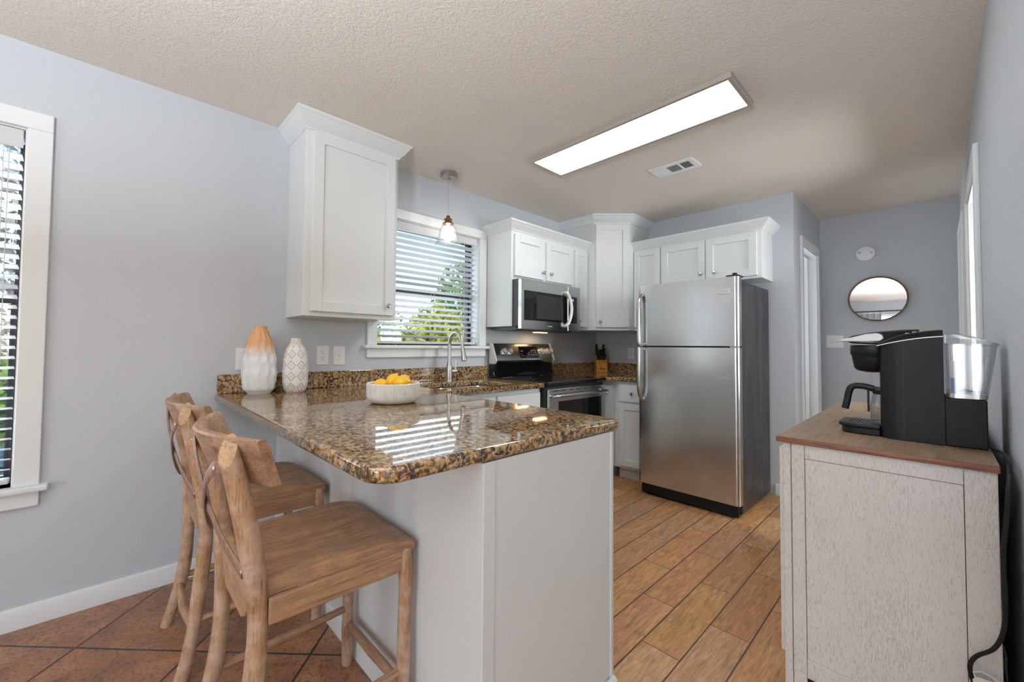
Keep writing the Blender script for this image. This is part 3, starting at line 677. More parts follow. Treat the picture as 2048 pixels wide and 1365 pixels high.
FX, FY = .115, -2.125
t = thing('faucet', 'brushed steel gooseneck faucet behind the sink', 'faucet', (FX, FY, CT))
MB().lathe([(.026, CT+.0005), (.026, CT+.006), (.0235, CT+.010), (.0235, CT+.09), (.0225, CT+.112), (.017, CT+.135), (.0135, CT+.15), (0, CT+.15)], (FX, FY, 0), 24).build('body', 'nickel', t)
pts = [(FX, FY, CT+.15), (FX, FY, CT+.27)]; rr = .095; dirx, diry = .955, -.12
for i in range(1, 13):
    a = PI-PI*i/12*.96; pts.append((FX+dirx*(rr+rr*math.cos(a)), FY+diry*(rr+rr*math.cos(a)), CT+.27+rr*math.sin(a)))
e = Vector(pts[-1]); dv = (Vector(pts[-1])-Vector(pts[-2])).normalized()
MB().tube(pts+[e+dv*.02], .0125, 16).build('neck', 'nickel', t)
MB().tube([e+dv*.02, e+dv*.035, e+dv*.07, e+dv*.115, e+dv*.125], [.0135, .015, .0165, .021, .0185], 18).build('spray_head', 'nickel', t)
MB().tube([(FX, FY, CT+.075), (FX+.005, FY+.062, CT+.078)], [.0155, .0145], 16).tube([(FX+.005, FY+.055, CT+.08), (FX+.006, FY+.060, CT+.115), (FX+.006, FY+.064, CT+.16)], [.007, .006, .0085], 12, flat=(1, .6)).build('lever', 'nickel', t)

# ------------------------------------------------------------------ range
RY0, RY1 = -1.646, -.878
t = thing('electric_range', 'stainless electric range with a black glass cooktop', 'range', (.35, -1.26, 0))
MB().box(.03, .645, RY0, RY1, .09, .888, .003).box(.08, .60, RY0+.02, RY1-.02, .0, .09).box(.03, .055, RY0+.003, RY1-.003, .888, 1.19).build('body', 'black_matte', t)
MB().prism([(.030, .889), (.668, .889), (.676, .897), (.676, .915), (.668, .925), (.13, .925), (.10, .935), (.085, .97), (.083, 1.035), (.05, 1.035), (.03, 1.035)], RY0, RY1, .002, 1, axis=1).build('cooktop', 'black_gloss', t)
for (x, y, r) in ((.24, -1.46, .075), (.24, -1.07, .10), (.49, -1.46, .10), (.49, -1.07, .075)):
    MB().lathe([(r, .9252), (r+.003, .9254), (r+.003, .9256), (r, .9256)], (x, y, 0), 40, closed=True).build('burner_ring', 'dark_grey', t)
bp = MB().prism([(.095, 1.037), (.112, 1.062), (.060, 1.205), (.050, 1.210), (.030, 1.210), (.030, 1.037)], RY0+.014, RY1-.014, .002, 1, axis=1).build('control_panel', 'stainless', t)
for y0, y1 in ((RY0, RY0+.0135), (RY1-.0135, RY1)):
    MB().prism([(.101, 1.035), (.120, 1.062), (.066, 1.212), (.052, 1.218), (.028, 1.218), (.028, 1.035)], y0, y1, .002, 1, axis=1).build('end_cap', 'light_silver', bp)
nv = Vector((.143, 0, .052)).normalized(); wv = Vector((-.052, 0, .143)).normalized()
def PM(y, s): return frame(Vector((.112, y, 1.062))+wv*s, (0, 1, 0), nv, wv)
for y in (-1.528, -1.455, -1.052, -.972, -.905):
    MB(PM(y, .083)).lathe([(.028, .0005), (.028, .004), (.022, .006), (.020, .022), (.018, .025), (0, .025)], (0, 0, 0), 22, axis=1).box(-.0055, .0055, .02, .034, -.021, .021, .002).build('knob', 'silver_plastic', bp)
dsp = MB(PM(-1.215, .02)).box(-.122, .122, .0003, .003, 0, .108, .001).build('display', 'black_gloss', bp)
MB(PM(-1.215, .02)).box(-.105, -.078, .0031, .0037, .062, .067).build('lettering', 'legend_grey', dsp)
for i, (u, v) in enumerate([(-.10, .022), (-.075, .022), (-.10, .04), (-.01, .03), (.0, .05), (.03, .07), (.05, .072), (.075, .072), (.095, .072), (.03, .03), (.055, .03), (.08, .03), (.10, .03), (.075, .055), (.09, .055)]):
    MB(PM(-1.215, .02)).box(u-.006, u+.006, .0031, .0037, v-.002, v+.002).build('lettering', 'legend_grey', dsp)
MB(PM(-1.17, -.0)).box(-.03, .03, .0002, .0008, .006, .010).build('badge', 'legend_grey', bp)
dr = MB().box(.6455, .675, RY0+.012, RY1-.012, .235, .872, .004).build('oven_door', 'stainless', t)
MB().box(.6752, .677, RY0+.12, RY1-.075, .36, .775, .0008, 1).build('oven_window', 'black_gloss', dr)
for k in range(7): MB().box(.6752, .6762, RY0+.06+k*.095, RY0+.12+k*.095, .852, .858).build('vent_slot', 'black_matte', dr)
MB().tube(crom([(.678, RY0+.045, .815), (.71, RY0+.05, .82), (.722, RY0+.10, .822), (.724, -1.26, .823), (.722, RY1-.10, .822), (.71, RY1-.05, .82), (.678, RY1-.045, .815)]), .0155, 16, flat=(1.05, .8)).build('handle', 'stainless', dr)
MB().box(.6455, .672, RY0+.012, RY1-.012, .095, .228, .004).build('drawer', 'stainless', t)

# ------------------------------------------------------------------ microwave
MX = .362
t = thing('microwave', 'stainless over-the-range microwave mounted under the cabinet above the range', 'microwave', (.2, -1.26, 1.315))
MB().box(.004, MX, RY0, RY1+.006, 1.345, 1.7205, .002, 1).prism([(.03, 1.344), (.33, 1.344), (.35, 1.325), (.30, 1.312), (.05, 1.318)], RY0+.012, RY1-.012, axis=1).build('body', 'dark_grey', t)
MB().box(MX+.0005, .402, -1.0542, RY1+.006, 1.322, 1.7195, .004).build('control_side', 'stainless', t)
md = MB().box(MX+.0005, .402, RY0, -1.055, 1.322, 1.7195, .004).build('door', 'stainless', t)
MB().box(.4022, .4035, -1.617, -1.075, 1.393, 1.630, .0006, 1).build('door_window', 'black_gloss', md)
MB().box(.4036, .4042, -1.47, -1.15, 1.41, 1.605).build('screen', 'black_matte', md)
MB().tube(crom([(.402, -1.10, 1.655), (.425, -1.098, 1.650), (.438, -1.082, 1.615), (.447, -1.070, 1.56), (.450, -1.066, 1.51), (.447, -1.070, 1.46), (.438, -1.082, 1.405), (.425, -1.098, 1.372), (.402, -1.10, 1.366)]), .0122, 16, flat=(.85, 1.25)).build('handle', 'light_silver', md)
MB().box(.4022, .4027, -1.33, -1.27, 1.35, 1.356).build('badge', 'legend_grey', md)
cp = MB().box(.4022, .4035, -1.040, -.922, 1.393, 1.628, .0006, 1).build('control_panel', 'black_gloss', t)
MB().box(.4036, .4041, -1.015, -.972, 1.588, 1.610).build('display', 'display_blue', cp)
mb = MB()
for i in range(9):
    for j in range(4):
        if (i*7+j*3) % 5: mb.box(.4036, .4040, -1.022+j*.025, -1.010+j*.025, 1.405+i*.0185, 1.409+i*.0185)
mb.build('buttons', 'legend_dim', cp)
MB().box(.12, .17, -1.20, -1.05, 1.3085, 1.3155, .002).build('hood_lamp', 'hood_light', t)
lamp('hood_bulb', 'AREA', (.145, -1.125, 1.303), (0, 0, 0), .45, (1, .60, .28), shape='RECTANGLE', size=.05, size_y=.15)

# ------------------------------------------------------------------ refrigerator
FX0, FX1, FYF, FYD, FYB = .937, 1.683, -.829, -.765, -.06
t = thing('refrigerator', 'stainless top-freezer refrigerator with dark grey sides', 'refrigerator', (1.31, -.45, 0))
MB().box(FX0+.006, FX1-.006, FYD+.012, FYB, .03, 1.665, .006).build('body', 'fridge_side', t)
MB().box(FX0+.02, FX1-.02, FYF+.03, FYD+.03, .018, .098, .004).build('toe_grille', 'black_plastic', t)
for x, y in ((FX0+.05, -.74), (FX1-.05, -.74), (FX0+.05, -.12), (FX1-.05, -.12)): MB().lathe([(.018, 0), (.018, .012), (.010, .014), (.010, .03), (0, .03)], (x, y, 0), 14).build('foot', 'black_plastic', t)
def fdoor(z0, z1, name):
    r = .028; pl = arc(FX0+r, FYF+r, r, PI, 1.5*PI, 8)+arc(FX1-r, FYF+r, r, 1.5*PI, 2*PI, 8)+[(FX1, FYD), (FX0, FYD)]
    mb = MB().prism(pl, z0, z1)
    o = mb.build(name, 'stainless', t, sharp=30)
    MB().box(FX0+.008, FX1-.008, FYD+.0005, FYD+.0115, z0+.01, z1-.01).build('gasket', 'black_matte', o)
    return o
du, dl = fdoor(1.199, 1.686, 'freezer_door'), fdoor(.102, 1.187, 'fresh_food_door')
hx = FX0+.042
def fh(z_in, z_out, parent):
    s = 1 if z_in > z_out else -1; a = []
    a.append((hx, FYF-.002, z_in)); a.append((hx-.001, FYF-.022, z_in-s*.012)); a.append((hx-.002, FYF-.044, z_in-s*.045)); a.append((hx-.003, FYF-.056, z_in-s*.10))
    a.append((hx-.003, FYF-.060, (z_in+z_out)/2)); a.append((hx-.003, FYF-.056, z_out+s*.03)); a.append((hx-.003, FYF-.050, z_out+s*.004))
    Q = crom(a)
    mb = MB().tube(Q, .0155, 16, flat=(.95, .8)); mb.box(hx-.012, hx+.008, FYF-.045, FYF-.0005, z_out+s*.012-.008, z_out+s*.012+.008, .003)
    mb.build('handle', 'nickel', parent)
fh(1.612, 1.203, du); fh(.765, 1.183, dl)
bd = MB().box(1.549, 1.629, FYF-.004, FYF-.0005, 1.566, 1.606, .0015, 1).build('badge', 'badge_silver', du)
MB().box(1.562, 1.616, FYF-.0046, FYF-.0039, 1.583, 1.588).build('badge_line', 'legend_grey', bd)
MB().box(FX1-.085, FX1-.006, FYF+.016, FYD+.06, 1.6865, 1.700, .004).lathe([(.016, 1.70), (.016, 1.710), (.011, 1.715), (0, 1.715)], (FX1-.035, FYF+.042, 0), 16).build('hinge_cover', 'black_plastic', t)
MB().box(FX1-.06, FX1-.012, FYF+.012, FYD, 1.1885, 1.1975).build('centre_hinge', 'badge_silver', t)

# ------------------------------------------------------------------ ceiling fixtures
t = thing('ceiling_light', 'long flush rectangular ceiling light in a brushed nickel frame', 'ceiling light', (1.37, -1.775, H))
LX0, LX1, LY0, LY1 = .757, 1.992, -1.950, -1.618; zb = H-.028
MB().box(LX0, LX1, LY0, LY0+.022, zb, H-.0005, .002, 1).box(LX0, LX1, LY1-.022, LY1, zb, H-.0005, .002, 1).box(LX0, LX0+.022, LY0+.022, LY1-.022, zb, H-.0005, .002, 1).box(LX1-.022, LX1, LY0+.022, LY1-.022, zb, H-.0005, .002, 1).build('frame', 'nickel_frame', t)
MB().box(LX0+.022, LX1-.022, LY0+.022, LY1-.022, zb+.004, zb+.010).build('diffuser', 'panel_light', t, smooth=False)
t = thing('ceiling_vent', 'white louvred air vent on the ceiling', 'vent', (1.37, -1.12, H))
VX0, VX1, VY0, VY1 = 1.222, 1.523, -1.213, -1.025
mb = MB(); zc = H-.007
mb.box(VX0, VX1, VY0, VY0+.04, zc, H-.0005, .002, 1).box(VX0, VX1, VY1-.04, VY1, zc, H-.0005, .002, 1).box(VX0, VX0+.035, VY0+.04, VY1-.04, zc, H-.0005).box(VX1-.035, VX1, VY0+.04, VY1-.04, zc, H-.0005)
mb.box(VX0+.10, VX0+.112, VY0+.04, VY1-.04, zc, H-.0005).box(VX1-.112, VX1-.10, VY0+.04, VY1-.04, zc, H-.0005).build('frame', 'white_plastic', t)
MB().box(VX0+.035, VX1-.035, VY0+.04, VY1-.04, H-.0025, H-.0012).build('duct', 'black_matte', t)
mb = MB()
for i in range(9): y = VY0+.046+i*.0125; mb.prism([(y, zc), (y+.002, zc), (y+.006, H-.003), (y+.004, H-.003)], VX0+.112, VX1-.112, axis=0)
for i in range(5):
    for x, d in ((VX0+.038+i*.013, .005), (VX1-.094+i*.013, -.004)): mb.prism([(x, zc), (x+.0025, zc), (x+.0025+d, H-.003), (x+d, H-.003)], VY0+.04, VY1-.04, axis=1)
mb.build('louvres', 'white_plastic', t)
PXc, PYc = .182, -2.20
t = thing('pendant_lamp', 'seeded glass bell pendant with a walnut cap over the sink', 'pendant lamp', (PXc, PYc, H))
MB().lathe([(.060, H-.0005), (.060, H-.030), (.055, H-.036), (.015, H-.038), (.009, H-.045), (0, H-.045)], (PXc, PYc, 0), 32).build('canopy', 'nickel', t)
MB().tube([(PXc, PYc, H-.044), (PXc, PYc, 2.135)], .0032, 8).build('cord', 'legend_grey', t)
MB().lathe([(0, 2.137), (.013, 2.136), (.014, 2.125), (.018, 2.117), (.029, 2.112), (.0295, 2.106), (.025, 2.098), (.026, 2.092), (.041, 2.077), (.041, 2.073), (0, 2.073)], (PXc, PYc, 0), 28).build('wood_cap', 'walnut_wood', t)
prof = [(.038, 2.072), (.050, 2.055), (.060, 2.03), (.067, 2.0), (.072, 1.97), (.078, 1.948), (.088, 1.932), (.095, 1.924), (.096, 1.918)]
MB().lathe(prof+[(r-.003, z) for r, z in prof[::-1]], (PXc, PYc, 0), 40, closed=True).build('shade', 'seeded_glass', t)
MB().lathe([(0, 2.072), (.012, 2.071), (.013, 2.045), (.0135, 2.03), (.020, 2.005), (.0265, 1.98), (.025, 1.962), (.014, 1.950), (0, 1.947)], (PXc, PYc, 0), 24).build('bulb', 'bulb_light', t)

# ------------------------------------------------------------------ wall plates, mirror, detector
def plate(name, label, cat, o, u, n, w, h, kind, group=None):
    t = thing(name, label, cat, o, group)
    M = frame(o, u, n)
    MB(M).box(-w/2, w/2, .0005, .006, -h/2, h/2, .002).build('plate', 'white_plastic', t)
    if kind == 'outlet':
        for dz in (.02, -.02):
            rc = MB(M).lathe([(.0165, .0062), (.0165, .0075), (0, .0075)], (0, 0, dz), 20, axis=1).build('receptacle', 'white_plastic', t)
            MB(M).box(-.0075, -.0055, .0076, .0080, dz+.001, dz+.010).box(.0055, .0075, .0076, .0080, dz+.001, dz+.009).box(-.002, .002, .0076, .0080, dz-.011, dz-.006).build('slots', 'black_matte', rc)
    elif kind == 'switch':
        MB(M).box(-.005, .005, .006, .0066, -.012, .012).box(-.0035, .0035, .006, .016, -.004, .006, .001).build('toggle', 'white_plastic', t)
        for dz in (.03, -.03): MB(M).lathe([(.003, .006), (.003, .007), (0, .007)], (0, 0, dz), 8, axis=1).build('screw', 'legend_grey', t)
    elif kind == 'double':
        for du in (-.023, .023): MB(M).box(du-.005, du+.005, .006, .0066, -.012, .012).box(du-.0035, du+.0035, .006, .016, -.004, .006, .001).build('toggle', 'silver_plastic', t)
    elif kind == 'coax':
        MB(M).lathe([(.007, .006), (.006, .014), (.002, .014), (.002, .012), (0, .012)], (0, 0, 0), 14, axis=1).build('jack', 'black_matte', t)
        for dz in (.04, -.04): MB(M).lathe([(.003, .006), (.003, .007), (0, .007)], (0, 0, dz), 8, axis=1).build('screw', 'legend_grey', t)
    return t
plate('cable_jack', 'white wall plate with a round jack partly behind the ombre vase', 'wall plate', (0, -3.443, 1.102), (0, 1, 0), (1, 0, 0), .078, .122, 'coax')
plate('power_outlet', 'white power outlet on the wall right of the diamond vase', 'outlet', (0, -3.017, 1.118), (0, 1, 0), (1, 0, 0), .076, .118, 'outlet')
plate('light_switch', 'white single light switch between the outlet and the sink window', 'switch', (0, -2.913, 1.116), (0, 1, 0), (1, 0, 0), .074, .118, 'switch')
plate('power_outlet', 'white power outlet over the corner backsplash next to the refrigerator', 'outlet', (.425, 0, 1.122), (1, 0, 0), (0, -1, 0), .074, .118, 'outlet')
plate('light_switch', 'white double light switch on the hall wall below the round mirror', 'switch', (1.946, Y2, 1.258), (1, 0, 0), (0, -1, 0), .128, .118, 'double')
plate('power_outlet', 'white power outlet low on the right wall behind the sideboard', 'outlet', (X3, -1.76, .115), (0, 1, 0), (-1, 0, 0), .074, .118, 'outlet')

t = thing('wall_mirror', 'round mirror in a thin wooden frame on the hall wall', 'mirror', (2.25, Y2, 1.645))
MM = Matrix.Translation((2.25, Y2, 1.645))
MB(MM).lathe([(.202, -.0005), (.203, -.028), (.195, -.030), (.192, -.028), (.191, -.010), (.190, -.0005)], (0, 0, 0), 64, axis=1, closed=True).build('frame', 'oak_frame', t)
MB(MM).lathe([(0, -.001), (.1905, -.001), (.1905, -.008), (0, -.008)], (0, 0, 0), 64, axis=1).build('glass', 'mirror_glass', t)
t = thing('smoke_detector', 'round white smoke detector above the hall mirror', 'smoke detector', (2.175, Y2, 2.066))
MM = Matrix.Translation((2.175, Y2, 2.066))
MB(MM).lathe([(.069, -.0005), (.069, -.018), (.064, -.030), (.050, -.036), (0, -.037)], (0, 0, 0), 40, axis=1).build('cover', 'white_plastic', t)
MB(MM @ Matrix.Rotation(.5, 4, 'Y')).box(-.045, -.030, -.0375, -.034, -.016, .002, .001).box(-.05, -.032, -.037, -.033, -.02, -.017).lathe([(.008, -.030), (.008, -.0375), (0, -.0375)], (.038, 0, .022), 12, axis=1).build('test_button', 'legend_grey', t)

# ------------------------------------------------------------------ vases, bowl, lemons, knives
def lerp_prof(prof, z):
    for (r0, z0), (r1, z1) in zip(prof, prof[1:]):
        if z <= z1: f = (z-z0)/(z1-z0); f = f*f*(3-2*f)*.5+f*.5; return r0+(r1-r0)*f
    return prof[-1][0]
VP = [(.054, 0), (.078, .03), (.0865, .09), (.084, .16), (.072, .245), (.064, .28), (.042, .325), (.032, .348), (.0315, .362)]
vb = (.118, -3.392, CT)
tb = bmesh.new(); NS, NR = 12, 6.5; rings = []; SUB = 4
for k in range(45):
    zf = k/44; z = .362*zf; r = lerp_prof(VP, z); ring = []
    for i in range(NS*SUB):
        a = i/(NS*SUB)*NS; row = zf*NR
        best = 0
        # scalloped carving: distance to the centre of the nearest lozenge
        dmin = 9
        for rr in (math.floor(row)-1, math.floor(row), math.floor(row)+1):
            offs = .5*(rr % 2)+.16*math.sin(rr*2.1)
            da = (a-offs+.5) % 1-.5; dz = (row-rr-.5)*.62
            dmin = min(dmin, math.sqrt(da*da+dz*dz)*.5+.5*(abs(da)*.8+abs(dz)*.75))
        ed = min(1, dmin/.46)
        amp = .0085*min(1, zf*6)*min(1, (1-zf)*5)
        rad = r-amp*(1-ed*ed)
        an = 2*PI*i/(NS*SUB)+.35*zf; ring.append(tb.verts.new((vb[0]+rad*math.cos(an), vb[1]+rad*math.sin(an), vb[2]+.0005+z)))
    rings.append(ring)
n = NS*SUB
for a, b in zip(rings, rings[1:]):
    for i in range(n): tb.faces.new((a[i], a[(i+1) % n], b[(i+1) % n], b[i]))
inner = [[tb.verts.new((vb[0]+r*math.cos(2*PI*i/n+.35), vb[1]+r*math.sin(2*PI*i/n+.35), vb[2]+z)) for i in range(n)] for r, z in ((.027, .362), (.026, .31))]
for a, b in ((rings[-1], inner[0]), (inner[0], inner[1])):
    for i in range(n): tb.faces.new((a[i], a[(i+1) % n], b[(i+1) % n], b[i]))
tb.faces.new(inner[1]); tb.faces.new(rings[0][::-1])
mb = MB(); mb._add(tb); o = mb.build('vase', 'ombre_ceramic', sharp=20, origin=vb)
tag(o, 'tall white carved vase with a tan top on the granite', 'vase')
V2 = [(.044, 0), (.056, .012), (.065, .05), (.0665, .11), (.064, .17), (.060, .205), (.050, .24), (.036, .262), (.0285, .275), (.0265, .30)]
vb = (.158, -3.222, CT+.0005); pr = [(lerp_prof(V2, .30*k/40), .30*k/40) for k in range(41)]
o = MB(Matrix.Translation(vb)).lathe(pr+[(.023, .30), (.022, .25), (0, .25)], (0, 0, 0), 40).build('vase', 'diamond_ceramic', origin=vb)
tag(o, 'shorter white vase with tan diamond pattern on the granite', 'vase')

BC = (.877, -3.012, CT+.0005)
prof = [(0, 0), (.085, .0), (.104, .006), (.117, .018), (.1215, .034), (.122, .088), (.119, .092), (.112, .092), (.109, .088), (.107, .04), (.095, .022), (0, .020)]
o = MB(Matrix.Translation(BC)).lathe(prof, (0, 0, 0), 56, rfun=lambda a, z: 1+.006*math.sin(3*a)+.004*math.sin(7*a+z*40)).build('fruit_bowl', 'whitewashed_bowl', origin=BC, sharp=50)
tag(o, 'round whitewashed bowl of lemons on the peninsula', 'bowl')
def lemon(off, rot, label, s=1.):
    p = Vector(BC)+Vector(off); M = Matrix.Translation(p) @ Matrix.Rotation(rot[2], 4, 'Z') @ Matrix.Rotation(rot[1], 4, 'Y')
    pr = [(0, -.043), (.004, -.0425), (.006, -.040), (.012, -.036), (.021, -.028), (.0275, -.016), (.0300, -.004), (.0298, .006), (.0265, .018), (.019, .029), (.011, .035), (.0065, .038), (.0045, .042), (0, .0435)]
    o = MB(M).lathe([(r*s, z*s) for r, z in pr], (0, 0, 0), 24).build('lemon', 'lemon_peel', origin=p, sharp=80)
    tag(o, label, 'lemon', 'lemons in the bowl')
r_, u_ = RV, Vector((F.x, F.y, 0)).normalized()
def off(a, b, z): v = r_*a+u_*b; return (v.x, v.y, z)
lemon(off(-.058, -.012, .079), (0, 1.2, .2), 'leftmost yellow lemon showing above the bowl rim')
lemon(off(-.010, .018, .096), (0, .5, 1.0), 'middle yellow lemon topmost in the white bowl', 1.0)
lemon(off(.040, -.018, .094), (0, 1.45, .75), 'large front yellow lemon right of the middle one')
lemon(off(.036, .055, .094), (0, 1.3, 2.2), 'yellow lemon at the back of the heap behind the large front one')
lemon(off(.064, .030, .058), (0, 1.4, -.3), 'low yellow lemon at the right rim of the bowl', .9)
lemon(off(-.012, -.058, .055), (0, 1.5, .8), 'low yellow lemon hidden by the front rim of the bowl', .9)
lemon(off(-.035, .062, .056), (0, 1.5, 1.8), 'low yellow lemon behind the leftmost one', .9)

KB = Vector((.165, -.165, CT+.0005))
t = thing('knife_block', 'orange wooden knife block in the corner of the worktop', 'knife block', tuple(KB))
kn = Vector((q, -q, 0)); ku = Vector((q, q, 0)); KM = frame(KB, ku, kn)
MB(KM).prism([(-.06, 0), (.06, 0), (.06, .086), (-.05, .235), (-.06, .235)], -.058, .058, .003, 1, axis=0).build('block', 'orange_wood', t)
MB(KM).box(-.028, .028, .0602, .0606, .034, .046).build('badge', 'walnut_wood', t)
sl = Vector((0, .149, .11)).normalized()
KL = []
for i, (u, f, L) in enumerate([(-.042, .88, .085), (.030, .88, .085), (-.006, .72, .05), (-.042, .62, .09), (.036, .62, .08), (-.040, .32, .068), (-.016, .32, .068), (.010, .32, .068), (.036, .32, .068), (.012, .62, .062)]):
    b = Vector((u, .06-.110*f, .086+.149*f)); KL.append((i, b, L))
lab = ['long-handled black knife at the top left of the wooden block', 'long-handled black knife at the top right of the wooden block', 'short black knife handle between the two top knives', 'black knife handle left in the middle row of the block', 'black knife handle right in the middle row of the block', 'leftmost black steak knife in the low row of the block', 'second black steak knife from the left in the low row', 'third black steak knife from the left in the low row', 'rightmost black steak knife in the low row of the block', 'black knife handle in the middle of the middle row']
for i, b, L in KL:
    M = KM; p = b; d = Vector((0, .30, .95)).normalized()
    k = thing('kitchen_knife', lab[i], 'knife', tuple(M @ p), 'knives in the wooden block')
    MB(M).tube([p+sl*.001, p+d*L*.3, p+d*L*.75, p+d*L*.95, p+d*L], [.0085, .009, .010, .0095, .006], 10, flat=(.75, 1.25), up=(1, 0, 0)).build('handle', 'black_plastic', k)
    mb = MB(M)
    for f in (.3, .6): c = p+d*L*f+Vector((0, .0125, -.003)); mb.sphere(c, .0022, seg=8, rings=6)
    mb.build('rivets', 'chrome', k)

# ------------------------------------------------------------------ bar stools
def stool():
    t = thing('bar_stool', 'nearer rustic wooden bar stool with a curved crest, at the peninsula end', 'bar stool', (0, 0, 0), 'rustic bar stools at the peninsula')
    ZS = .605
    def post(z): return (.203-.047*z+.043*z*z, -.465+.277*z-.273*z*z-.032*z**3)
    for s in (1, -1):
        pts, rad = [], []
        for k in range(25):
            z = .935*k/24; b, y = post(z); wob = .004*math.sin(z*9+s*1.3)
            pts.append((s*(b)+wob, y+.003*math.sin(z*13+s), z)); rad.append(.0215+.004*z+.0015*math.sin(z*17+2*s))
        MB().tube(pts, rad, 16, cut=(1.15, -.75*s, 1, 0), capmat=1).build('rear_leg', ['stool_wood_upright', 'end_grain'], t)
        pts = [(s*.2+.002*math.sin(k), .0015*math.sin(k*2), ZS*.945*k/9) for k in range(10)]
        MB().tube(pts, [.0195+.0015*math.sin(k*1.7+s) for k in range(10)], 14).build('front_leg', 'stool_wood_upright', t)
    # dished seat
    tb = bmesh.new(); NX, NY = 21, 17; top, bot = [], []
    for j in range(NY):
        fy = j/(NY-1); y = -.384+.406*fy
        for i in range(NX):
            fx = -1+2*i/(NX-1); hw = .219-.024*(1-fy)
            dish = .014*(1-fx*fx)*math.sin(PI*min(1, fy*1.05)); roll = -.016*max(0, (fy-.80)/.2)**2+.006*math.sin(PI*fy)
            zt = ZS-dish+roll
            ex = max(0, abs(fx)-.94)/.06; zt -= .006*ex*ex
            y2 = y-(.012*fx*fx if fy < .05 else 0)
            top.append(tb.verts.new((fx*hw, y2, zt))); bot.append(tb.verts.new((fx*hw*.99, y2, ZS-.036+.4*roll*(fy > .8))))
    I = lambda i, j: j*NX+i
    for j in range(NY-1):
        for i in range(NX-1):
            tb.faces.new((top[I(i, j)], top[I(i+1, j)], top[I(i+1, j+1)], top[I(i, j+1)]))
            tb.faces.new((bot[I(i, j)], bot[I(i, j+1)], bot[I(i+1, j+1)], bot[I(i+1, j)]))
    for i in range(NX-1):
        for j in (0, NY-1): tb.faces.new((top[I(i, j)], top[I(i+1, j)], bot[I(i+1, j)], bot[I(i, j)]))
    for j in range(NY-1):
        for i in (0, NX-1): tb.faces.new((top[I(i, j)], top[I(i, j+1)], bot[I(i, j+1)], bot[I(i, j)]))
    mb = MB(); mb._add(tb); mb.build('seat', 'stool_wood_deep', t, sharp=50)
    # aprons
    for s in (1, -1): MB().box(min(s*.197, s*.212), max(s*.197, s*.212), -.378, -.0, ZS-.100, ZS-.0365, .003).build('apron', 'stool_wood_deep', t)
    MB().box(-.19, .19, -.008, .008, ZS-.095, ZS-.0365, .003).build('apron', 'stool_wood_wide', t)
    # back board of the seat: scooped, tapering downwards
    pl = [(-.180, ZS-.004)]+[(x, ZS+.016-.022*(1-(x/.17)**2)) for x in (-.17, -.12, -.06, 0, .06, .12, .17)]+[(.180, ZS-.004), (.175, ZS-.04), (.13, ZS-.10), (.09, ZS-.122), (-.09, ZS-.122), (-.13, ZS-.10), (-.175, ZS-.04)]
    MB().prism(pl, -.412, -.388, .003, 1, axis=1).build('rear_apron', 'stool_wood_wide', t)
    # stretchers
    b, y = post(.2)
    for s in (1, -1): MB().tube([(s*.198, -.015, .205), (s*.200, -.2, .198+.004*s), (s*b, y+.015, .195)], [.0115, .014, .012], 12).build('stretcher', 'stool_wood_deep', t)
    MB().tube([(-.185, .0, .150), (0, -.004, .153), (.185, .0, .150)], [.013, .0155, .013], 12).build('stretcher', 'stool_wood_wide', t)
    b, y = post(.165); MB().tube([(-b+.015, y, .165), (0, y-.006, .158), (b-.015, y, .165)], [.012, .0165, .012], 12).build('stretcher', 'stool_wood_wide', t)
    # crest: curved leaning slab
    tb = bmesh.new(); N = 25; RI = []
    def cy(x): return -.498+.081*abs(x/.272)**1.8
    for i in range(N):
        f = -1+2*i/(N-1)
        ring = []
        for (h, th) in ((0, -1), (.3, -1), (.7, -1), (.95, -1), (1, -.6), (1, .6), (.95, 1), (.7, 1), (.3, 1), (.0, 1)):
            wx = (.222+.050*h); x = f*wx; z = .848+.117*h-.004*abs(f)*(1-h)+.003*math.sin(5*f)*(1-h)
            yy = cy(x*.272/wx)+.046*(1-h)+th*.0125*(1+.25*math.cos(2*f))
            ring.append(tb.verts.new((x, yy, z)))
        RI.append(ring)
    m = len(RI[0])
    for a, b_ in zip(RI, RI[1:]):
        for k in range(m): tb.faces.new((a[k], a[(k+1) % m], b_[(k+1) % m], b_[k]))
    tb.faces.new(RI[0]); tb.faces.new(RI[-1][::-1])
    mb = MB(); mb._add(tb); mb.build('crest_rail', 'stool_wood_wide', t, sharp=50)
    # crossed straps
    for s in (1, -1):
        P = []
        for k in range(17):
            f = k/16
            x = s*(.192*(1-2*f)); z = .905+(.640-.905)*f
            z += .012*math.sin(2*PI*f); b, yp = post(z)
            yy = yp-.026+.012*math.sin(PI*f)*0-.026*math.sin(PI*f)-.003*s
            P.append((x, yy, z))
        st = MB().tube(P, [.016-.002*math.sin(PI*k/16) for k in range(17)], 10, flat=(1.05, .28), up=(0, 1, 0)).build('back_strap', 'strap_wood', t)
        MB().sphere((P[0][0], P[0][1]-.004, P[0][2]-.006), .006, (1, .5, 1), 12, 8).sphere((P[-1][0], P[-1][1]-.004, P[-1][2]+.006), .005, (1, .5, 1), 12, 8).build('nail', 'badge_silver', st)
    return t
s1 = stool(); s2 = copy_tree(s1)
s1.location = (1.295, -3.309, 0)
s2.location = (.595, -3.314, 0); s2['label'] = 'farther rustic wooden bar stool, the one next to the blue wall'

